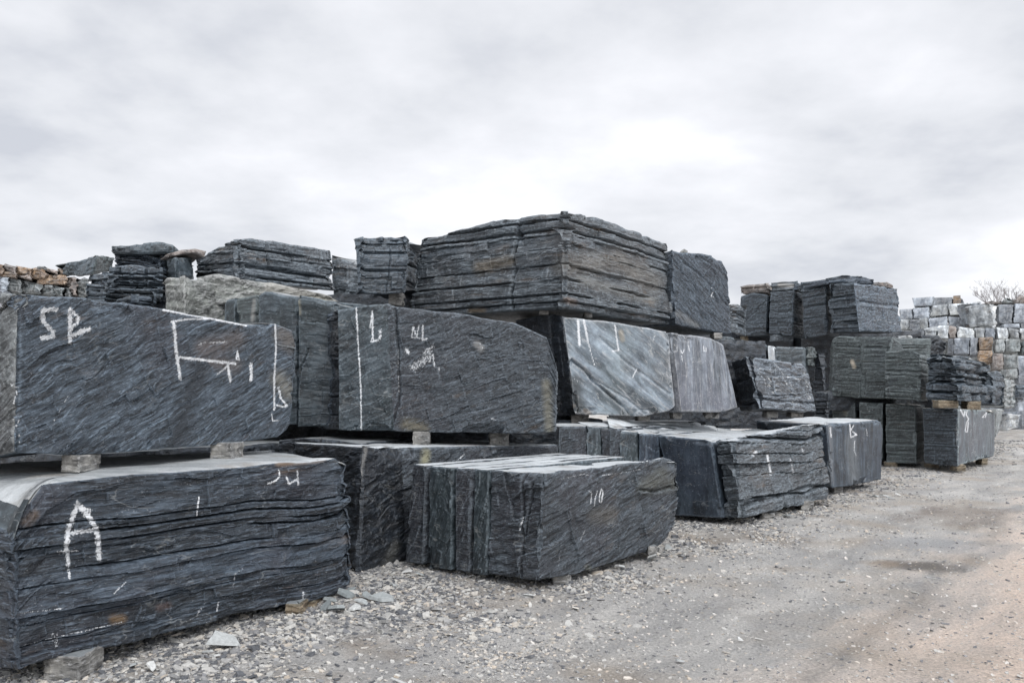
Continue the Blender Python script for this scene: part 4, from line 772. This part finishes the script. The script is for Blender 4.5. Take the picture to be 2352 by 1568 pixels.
# ------------------------------------------------------------------ bearers
def bearer(lb, x, wd, yt, yb, Y, mt='bearer', dep=.3, rd=0, grp='bearers under the stone blocks', ang=None):
    a, b = x - wd / 2, x + wd / 2
    rock('bearer', lb, [(a, yt, a, yb, Y), (x, yt, x, yb), (b, yt, b, yb, Y)], mt, back=ang, depth=dep, styles='rr', rough=.012, fac=(.12, .05), chip=.014 if not rd else .04, res=.9, cat='bearer', group=grp, wave=.012)
bearer('pale stone bearer under the left part of the chalk framed block', 160, 46, 1046, 1085, 5.5)
bearer('darker stone bearer under the right part of the chalk framed block', 508, 52, 1018, 1056, 6.75)
bearer('grey stone bearer under the left end of the letter A block', 138, 92, 1508, 1562, 5.0)
bearer('square wooden bearer under the right end of the letter A block', 672, 38, 1386, 1423, 6.5, 'timber')
bearer('rough wooden bearer beside the square one under the end of the letter A block', 711, 26, 1378, 1415, 6.75, 'timber')
bearer('rounded grey bearer under the wide rough block in the middle', 966, 40, 991, 1030, 9.25)
bearer('grooved bearer on the right under the wide rough block in the middle', 1146, 46, 994, 1026, 9.7)
bearer('pale bearer under the front corner of the big front block', 1292, 44, 1314, 1342, 7.6)
bearer('small bearer near the right end of the big front block', 1500, 26, 1255, 1277, 8.6)
bearer('wide pale bearer under the left end of the pale banded block', 1332, 42, 952, 977, 11.3)
bearer('small square bearer under the middle of the pale banded block', 1480, 30, 950, 967, 11.8)
bearer('small bearer between the pale banded block and the mauve block', 1556, 22, 948, 962, 12.2)
bearer('round ended bearer under the mauve block', 1638, 34, 946, 961, 12.6, rd=1)
bearer('round ended bearer under the left of the veined block', 1775, 30, 946, 960, 13.8, rd=1)
bearer('flat bearer under the right of the veined block', 1832, 30, 947, 958, 14.2)
bearer('pale bearer under the front corner of the broken layered block', 1764, 30, 1178, 1200, 11.6)
bearer('grey bearer further back under the broken layered block', 1855, 32, 1150, 1172, 12.5)
bearer('small bearer under the left edge of the smooth scribbled block', 1926, 22, 1112, 1132, 14.9)
bearer('tan wooden bearer at the front corner of the right stack', 2208, 22, 1066, 1082, 19.0, 'timber')
bearer('tan wooden bearer under the right end of the right stack', 2262, 14, 1052, 1068, 20.9, 'timber')
bearer('wooden bearer under the left part of the corner block of the right stack', 2146, 20, 1062, 1074, 19.7, 'timber')
bearer('wooden bearer under the green banded block of the right stack', 2052, 20, 1061, 1072, 20.4, 'timber')
bearer('wide tan wooden bearer under the jagged corner block', 2178, 48, 919, 937, 18.95, 'timber')
bearer('brown wooden bearer right of the wide tan one under the jagged corner block', 2238, 32, 921, 941, 19.8, 'timber')
bearer('yellow wooden bearer under the leftmost block of the top course of the right stack', 1713, 13, 771, 786, 24.8, 'timber')
bearer('dark flat bearer under the flared block of the top course', 1799, 48, 768, 783, 23.8, 'strata_lt')
bearer('grey bearer seen below the upright free standing block on the skyline', 908, 34, 672, 700, 12.2)
bearer('small bearer under the front corner of the capstone block', 1250, 22, 704, 722, 11.3)
bearer('small bearer left of the gap under the right face of the capstone block', 1352, 16, 716, 728, 11.6)
bearer('small pale bearer under the overhanging rough block', 1650, 22, 764, 778, 14.2)
rock('stone', 'pale lichen coated pebble on top of the overhanging rough block', [(1562, 577, 1562, 582, 13.9), (1572, 572, 1572, 582), (1582, 577, 1582, 582, 13.9)], 'olive', depth=.25, styles='rr', rough=.01, chip=.02, res=.8, cat='stone')
# ------------------------------------------------------------------ ground
def gz(x, y, fine=True):
    p = np.stack([x, y, x * 0], 1)
    z = .035 * fbm(p * .35, 900, 3) + .012 * fbm(p * 1.6, 903, 3)
    # rubbly bank along the foot of the stacks, wheel ruts along the track
    t = (x * .8 - (y - 7.0) * .6)          # distance across the track from the line of the front blocks
    z += .03 * sm(-t, -1.3, .4) - .05
    z -= .018 * np.exp(-((t - 3.1) / .22) ** 2) + .014 * np.exp(-((t - 4.5) / .25) ** 2) + .01 * np.exp(-((t - 2.0) / .25) ** 2)
    if fine: z += .008 * fbm(p * 7, 906, 3)
    return z
def axis(a, b, s0, grow, far):
    mid = list(np.arange(a, b, s0)); s = s0; x = b; R_ = []
    while x < far: R_.append(x); s *= grow; x += s
    s = s0; x = a - s0; L_ = []
    while x > -far: L_.append(x); s *= grow; x -= s
    return np.array(L_[::-1] + mid + R_)
gx = axis(-4.5, 9.5, .03, 1.08, 900)
gyl = [-900., -300., -100., -30., -10., -3., 0., 1.2, 2.0, 2.5]; y_ = 2.8
while y_ < 60: gyl.append(y_); y_ *= 1.0058
while y_ < 900: gyl.append(y_); y_ *= 1.1
gy = np.array(gyl)
GX, GY = np.meshgrid(gx, gy); gxf, gyf = GX.ravel(), GY.ravel()
GZ = gz(gxf, gyf)
nxx, nyy = len(gx), len(gy)
ii = (np.arange(nyy - 1)[:, None] * nxx + np.arange(nxx - 1)[None]).ravel()
Q = np.stack([ii, ii + 1, ii + nxx + 1, ii + nxx], 1)
k = MB('gravel_track'); b = k.b; v = k.tc.outputs['Object']
# track runs away to the right: stretch the patches along it
vr = k.n('ShaderNodeVectorRotate', rotation_type='Z_AXIS'); k.L.new(v, vr.inputs['Vector']); vr.inputs['Angle'].default_value = math.radians(-53)
tr = vr.outputs[0]
sx = k.n('ShaderNodeSeparateXYZ'); k.L.new(v, sx.inputs[0])
tt_ = k.math('SUBTRACT', k.math('MULTIPLY', sx.outputs[0], .8), k.math('MULTIPLY', k.math('SUBTRACT', sx.outputs[1], 7.0), .6))
big = k.noise(v, .55, 4, .6); med = k.noise(k.map(tr, (.7, 2.2, 1)), 1.0, 5, .6, .3); fine = k.noise(v, 45, 5, .75); grit = k.noise(v, 160, 3, .7)
col = k.mix(k.rng(med, .35, .65), (.40, .395, .39), (.62, .605, .58))
col = k.mix(k.rng(big, .5, .66, 0, .7), col, (.46, .40, .335))
sandy = k.rng(k.math('ADD', tt_, k.math('MULTIPLY', k.math('SUBTRACT', med, .5), 3.0)), 2.1, 3.6, 0, .92)
sandy = k.math('MULTIPLY', sandy, k.rng(tt_, 8.0, 16.0, 1, .25))
col = k.mix(sandy, col, (.80, .66, .56))
brown = k.math('MULTIPLY', k.rng(k.noise(k.map(v, (1, 1, 1), (0, 0, 0), (5, 2, 0)), .8, 4, .65), .52, .66), k.rng(tt_, 2.2, .2))
col = k.mix(k.math('MULTIPLY', brown, .65), col, (.27, .205, .145))
rut = k.math('POWER', 2.718, k.math('MULTIPLY', k.math('POWER', k.math('DIVIDE', k.math('ABSOLUTE', k.math('ADD', k.math('SUBTRACT', tt_, 2.55), k.math('MULTIPLY', k.math('SUBTRACT', k.noise(k.map(tr, (.25, .25, 1)), 1.0, 2), .5), 1.2))), .11), 2.0), -1.0))
col = k.mix(k.math('MULTIPLY', k.math('MULTIPLY', rut, k.rng(k.noise(v, .7, 2), .42, .55)), .3), col, (.16, .14, .12))
rut2 = k.math('POWER', 2.718, k.math('MULTIPLY', k.math('POWER', k.math('DIVIDE', k.math('ABSOLUTE', k.math('ADD', k.math('SUBTRACT', tt_, 3.9), k.math('MULTIPLY', k.math('SUBTRACT', k.noise(k.map(tr, (.25, .25, 1)), 1.0, 2), .5), 1.2))), .2), 2.0), -1.0))
col = k.mix(k.math('MULTIPLY', k.math('MULTIPLY', rut2, k.rng(k.noise(v, .5, 2), .45, .58)), .1), col, (.20, .17, .15))
# damp dark patch and rusty spill by the track
def patch(cx, cy, rx, ry, rot, colr, a):
    global col
    mp = k.n('ShaderNodeMapping', vector_type='TEXTURE'); k.L.new(v, mp.inputs[0]); mp.inputs['Location'].default_value = (cx, cy, 0); mp.inputs['Rotation'].default_value = (0, 0, rot); mp.inputs['Scale'].default_value = (rx, ry, 50)
    ln = k.n('ShaderNodeVectorMath', operation='LENGTH'); k.L.new(mp.outputs[0], ln.inputs[0])
    f = k.rng(k.math('ADD', ln.outputs['Value'], k.math('MULTIPLY', k.math('SUBTRACT', med, .5), 1.4)), .35, 1.0, a, 0, True)
    col = k.mix(f, col, colr)
def gp(px, py): Y = F * EYE / (py - HY); return ((px - CX) / F * Y, Y)
for (px, py, rx, ry, colr, a) in ((2110, 1290, .45, .5, (.13, .12, .11), .8), (2030, 1285, .35, .25, (.38, .29, .21), .5), (2110, 1240, .9, .8, (.40, .41, .43), .5), (1120, 1440, .3, .25, (.33, .35, .38), .4), (2210, 1175, 1.6, .9, (.22, .17, .13), .5), (1660, 1230, .9, .5, (.20, .16, .12), .4)):
    x_, y_2 = gp(px, py); patch(x_, y_2, rx, ry, math.radians(50), colr, a)
col = k.mix(k.rng(fine, .34, .66), k.mix(1.0, col, (.60, .60, .60), 'MULTIPLY'), k.mix(1.0, col, (1.22, 1.21, 1.20), 'MULTIPLY'))
col = k.mix(k.rng(grit, .62, .7, 0, .5), col, (.55, .53, .50))
col = k.mix(k.rng(grit, .40, .32, 0, .7), col, (.06, .057, .055))
k.L.new(col, b.inputs['Base Color']); b.inputs['Roughness'].default_value = .9; b.inputs['Specular IOR Level'].default_value = .25
bp = k.n('ShaderNodeBump'); bp.inputs['Strength'].default_value = 1.0; bp.inputs['Distance'].default_value = .035
k.L.new(k.math('ADD', fine, k.math('MULTIPLY', grit, .5)), bp.inputs['Height']); k.L.new(bp.outputs[0], b.inputs['Normal'])
me = new_mesh('ground', np.stack([gxf, gyf, GZ], 1), Q, [k.m]); g = bpy.data.objects.new('ground', me); COL.objects.link(g); g['kind'] = 'structure'

# ------------------------------------------------------------------ gravel and chips
def chip_mat(name, tones, rough=.8):
    k = MB(name); r = k.attr('lay'); cr_ = k.n('ShaderNodeValToRGB'); k.L.new(r, cr_.inputs[0]); el_ = cr_.color_ramp.elements
    cr_.color_ramp.interpolation = 'LINEAR'
    for i, t in enumerate(tones):
        e_ = el_[i] if i < 2 else el_.new(i / (len(tones) - 1))
        e_.position = i / (len(tones) - 1); e_.color = t + (1,)
    nn_ = k.noise(k.tc.outputs['Object'], 40, 4, .7)
    c_ = k.mix(k.rng(nn_, .35, .65), k.mix(1.0, cr_.outputs[0], (.68, .68, .68), 'MULTIPLY'), cr_.outputs[0])
    k.L.new(c_, k.b.inputs['Base Color']); k.b.inputs['Roughness'].default_value = rough
    bp = k.n('ShaderNodeBump'); bp.inputs['Strength'].default_value = .4; bp.inputs['Distance'].default_value = .004; k.L.new(nn_, bp.inputs['Height']); k.L.new(bp.outputs[0], k.b.inputs['Normal'])
    return k.m
CH = chip_mat('slate_chippings', [(.10, .105, .115), (.22, .22, .225), (.38, .375, .36), (.52, .51, .48), (.46, .40, .33), (.70, .68, .65)])
SH = chip_mat('slate_shard', [(.10, .115, .12), (.22, .245, .25), (.38, .40, .40), (.62, .62, .60)], .7)
rg = np.random.default_rng(5)
def flakes(n, xs, ys, size, flat, tilt):
    """n irregular six-sided flakes; returns vertices and quads (top, bottom as pairs of quads, rim)"""
    ang = np.sort(rg.random((n, 6)) * 1.6 + np.arange(6)[None] * .9, 1) * (2 * np.pi / 6)
    rad = size[:, None] * (.6 + .5 * rg.random((n, 6)))
    asp = .5 + .5 * rg.random(n)
    lx = rad * np.cos(ang); ly = rad * np.sin(ang) * asp[:, None]
    rot = rg.random(n) * 6.28; c, s = np.cos(rot)[:, None], np.sin(rot)[:, None]
    X = lx * c - ly * s; Yv = lx * s + ly * c
    th = size * flat * (.5 + rg.random(n))
    tx = (rg.random(n) - .5) * 2 * tilt; ty = (rg.random(n) - .5) * 2 * tilt
    zt = X * tx[:, None] + Yv * ty[:, None]
    z0 = gz(xs, ys)[:, None] + size[:, None] * .12
    top = np.stack([xs[:, None] + X * .86, ys[:, None] + Yv * .86, z0 + zt + th[:, None] * .5], 2)
    bot = np.stack([xs[:, None] + X, ys[:, None] + Yv, z0 + zt - th[:, None] * .5], 2)
    V = np.concatenate([top, bot], 1).reshape(-1, 3)
    o = (np.arange(n) * 12)[:, None]
    f = [np.array([0, 1, 2, 3]), np.array([0, 3, 4, 5])] + [np.array([6 + i, 6 + (i + 1) % 6, (i + 1) % 6, i]) for i in range(6)]
    Qs = np.concatenate([o + f_[None] for f_ in f], 0)
    return V, Qs
def dens_pts(n):
    xs, ys = [], []
    while len(xs) < n:
        Y = np.exp(rg.uniform(math.log(3.2), math.log(34), 20000)); X = rg.uniform(-.62, .66, 20000) * Y
        t = X * .8 - (Y - 7.0) * .6
        cl = vnoise(np.stack([X * 1.3, Y * 1.3, X * 0], 1), 950)
        pr = .07 + .9 * np.exp(-np.clip(t + .1 - .9 * cl, 0, None) / .38) * (.35 + .65 * (vnoise(np.stack([X * 2.6, Y * 2.6, X * 0 + 4], 1), 951) > -.1))
        pr = np.where(t < -3.5, 0, pr)
        pr *= np.clip(9 / Y, 0, 1) ** .3
        kp = rg.random(20000) < pr
        xs += list(X[kp]); ys += list(Y[kp])
    return np.array(xs[:n]), np.array(ys[:n])
xs, ys = dens_pts(62000)
tq = xs * .8 - (ys - 7.0) * .6
size = (.004 + .014 * rg.random(len(xs)) ** 2.2) * (1 + .7 * np.exp(-np.clip(tq - .2, 0, None) / .5)) + .0008 * ys
size = np.where(rg.random(len(xs)) < .04, size * 1.9, size)
V, Qs = flakes(len(xs), xs, ys, size, .26, .38)
lay_ = np.repeat(np.clip(rg.random(len(xs)) * .95 - .18 * np.exp(-np.clip(tq, 0, None) / .4), 0, 1), 12)
me = new_mesh('gravel', V, Qs, [CH], None, {'lay': lay_}, smooth=False)
o = bpy.data.objects.new('gravel', me); COL.objects.link(o); o['kind'] = 'stuff'; o['label'] = 'loose slate gravel and chips scattered over the ground'; o['category'] = 'gravel'

# larger shards one could pick up
def shard(px, py, r, lb, t=.3, tone=None, grp='larger slate shards on the ground', tl=.4):
    x, y = gp(px, py); S_ = 1.35 * r / F * y
    global rg
    V, Qs = flakes(1, np.array([0.0]), np.array([0.0]), np.array([S_]), t * .6, tl)
    V[:, 2] -= V[:, 2].min()
    me = new_mesh('slate_shard', V, Qs, [SH], None, {'lay': np.full(12, tone if tone is not None else rg.random())}, smooth=False)
    o = bpy.data.objects.new('slate_shard', me); COL.objects.link(o); o.location = (x, y, float(gz(np.array([x]), np.array([y]))[0]) + .008)
    o['label'] = lb; o['category'] = 'stone shard'; o['group'] = grp
    return o
for (px, py, r, lb, tone) in (
    (515, 1478, 34, 'largest pale flat shard on the ground in front of the letter A block', .72),
    (498, 1496, 13, 'small pale shard directly below the largest pale flat shard', .9),
    (478, 1492, 12, 'roundish shard left of the small pale one below the largest pale flat shard', .75),
    (350, 1530, 14, 'pale shard near the bottom edge in front of the letter A block', .9),
    (305, 1524, 14, 'tan grey shard left of the pale one near the bottom edge', .6),
    (878, 1376, 26, 'big grey flake at the right end of the flake heap by the letter A block', .55),
    (846, 1372, 17, 'upright looking grey flake left of the big grey flake', .4),
    (790, 1373, 20, 'dark flat flake nearest the right end of the letter A block', .3),
    (812, 1398, 18, 'front pale flake of the flake heap by the letter A block', .85),
    (775, 1402, 20, 'grey flake lying at the left front of the flake heap', .45),
    (748, 1396, 16, 'dark flake at the left edge of the flake heap', .25),
    (832, 1388, 14, 'small tan flake in the middle of the flake heap', .6),
    (760, 1380, 16, 'grey flake tucked behind the left front flake of the heap', .4),
    (808, 1362, 13, 'small dark flake at the back of the flake heap', .3),
    (2030, 1137, 11, 'pale flake in the shard group in front of the smooth scribbled block', .8),
    (2044, 1142, 12, 'grey flake right of the pale one in front of the smooth scribbled block', .5),
    (2062, 1134, 9, 'light flake furthest right in front of the smooth scribbled block', .9),
    (2012, 1140, 8, 'small flake furthest left in front of the smooth scribbled block', .7),
    (1808, 1188, 14, 'grey shard under the broken layered block beside its pale bearer', .5),
    (1500, 1285, 16, 'pale angular shard right of the big front block', .8),
    (1535, 1262, 12, 'tan shard behind the pale angular one right of the big front block', .65),
    (1700, 1450, 9, 'lone pale pebble flake on the track', .9),
    (1560, 1500, 11, 'lone grey flake in the lower middle of the track', .7),
    (935, 1316, 12, 'pale flake on the brownish ground below the upright slabs', .9),
    (965, 1322, 9, 'small flake right of the pale one below the upright slabs', .6),
    (905, 1345, 9, 'small flake in front of the near black block', .7),
    (1215, 1365, 12, 'thin pale flake in front of the big front block', .85),
    (1425, 1302, 13, 'light shard beside the foot of the folded right face', .8),
    (1935, 1325, 13, 'tan shard lying beside the damp rusty patch of the track', .6),
    (920, 1560, 18, 'big pale shard at the bottom edge of the picture', .9)):
    shard(px, py, r, lb, tone=tone)

# ------------------------------------------------------------------ bare shrub beyond the far pile
def twigs(name, lb, px, py, Y, hgt, spread, nst, seed):
    r_ = random.Random(seed); cu = bpy.data.curves.new(name, 'CURVE'); cu.dimensions = '3D'; cu.bevel_depth = 1.0; cu.bevel_resolution = 0
    def grow(p, d, ln, rad, dep):
        sp = cu.splines.new('POLY'); n_ = 5; sp.points.add(n_ - 1); q = np.array(p); dd = np.array(d)
        pts_ = []
        for i in range(n_):
            sp.points[i].co = (*q, 1); sp.points[i].radius = rad * (1 - .6 * i / (n_ - 1)); pts_.append(q.copy())
            dd = dd + np.array([r_.uniform(-.18, .18), r_.uniform(-.18, .18), r_.uniform(-.02, .14)]); dd /= np.linalg.norm(dd); q = q + dd * ln / (n_ - 1)
        if dep > 0:
            for k_ in range(r_.randint(3, 5)):
                b_ = pts_[r_.randint(1, n_ - 1)]; e_ = dd + np.array([r_.uniform(-.8, .8), r_.uniform(-.8, .8), r_.uniform(-.1, .5)]); e_ /= np.linalg.norm(e_)
                grow(b_, e_, ln * r_.uniform(.4, .65), rad * .5, dep - 1)
    for i in range(nst):
        a_ = (i + .5) / nst * 2 - 1
        grow((a_ * spread * .25, r_.uniform(-.3, .3), 0), np.array([a_ * .7, r_.uniform(-.3, .3), 1]) / 1.3, hgt * r_.uniform(.7, 1), .02, 4)
    k_ = MB('bare_twigs'); k_.b.inputs['Base Color'].default_value = (.26, .24, .24, 1); k_.b.inputs['Roughness'].default_value = .9
    co_ = bpy.data.objects.new('twig_curve', cu); COL.objects.link(co_); bpy.context.view_layer.update()
    me_ = bpy.data.meshes.new_from_object(co_.evaluated_get(bpy.context.evaluated_depsgraph_get())); bpy.data.objects.remove(co_); me_.materials.clear(); me_.materials.append(k_.m)
    o = bpy.data.objects.new(name, me_); COL.objects.link(o); o.location = P(px, py, Y); o['label'] = lb; o['category'] = 'shrub'
    return o
twigs('bare_shrub', 'leafless grey shrub rising behind the top of the far pale pile', 2282, 702, 46, .85, 1.8, 10, 3)
twigs('bare_shrub', 'lower leafless shrub at the right of the taller one behind the far pile', 2330, 700, 46.5, .7, 1.5, 8, 8)
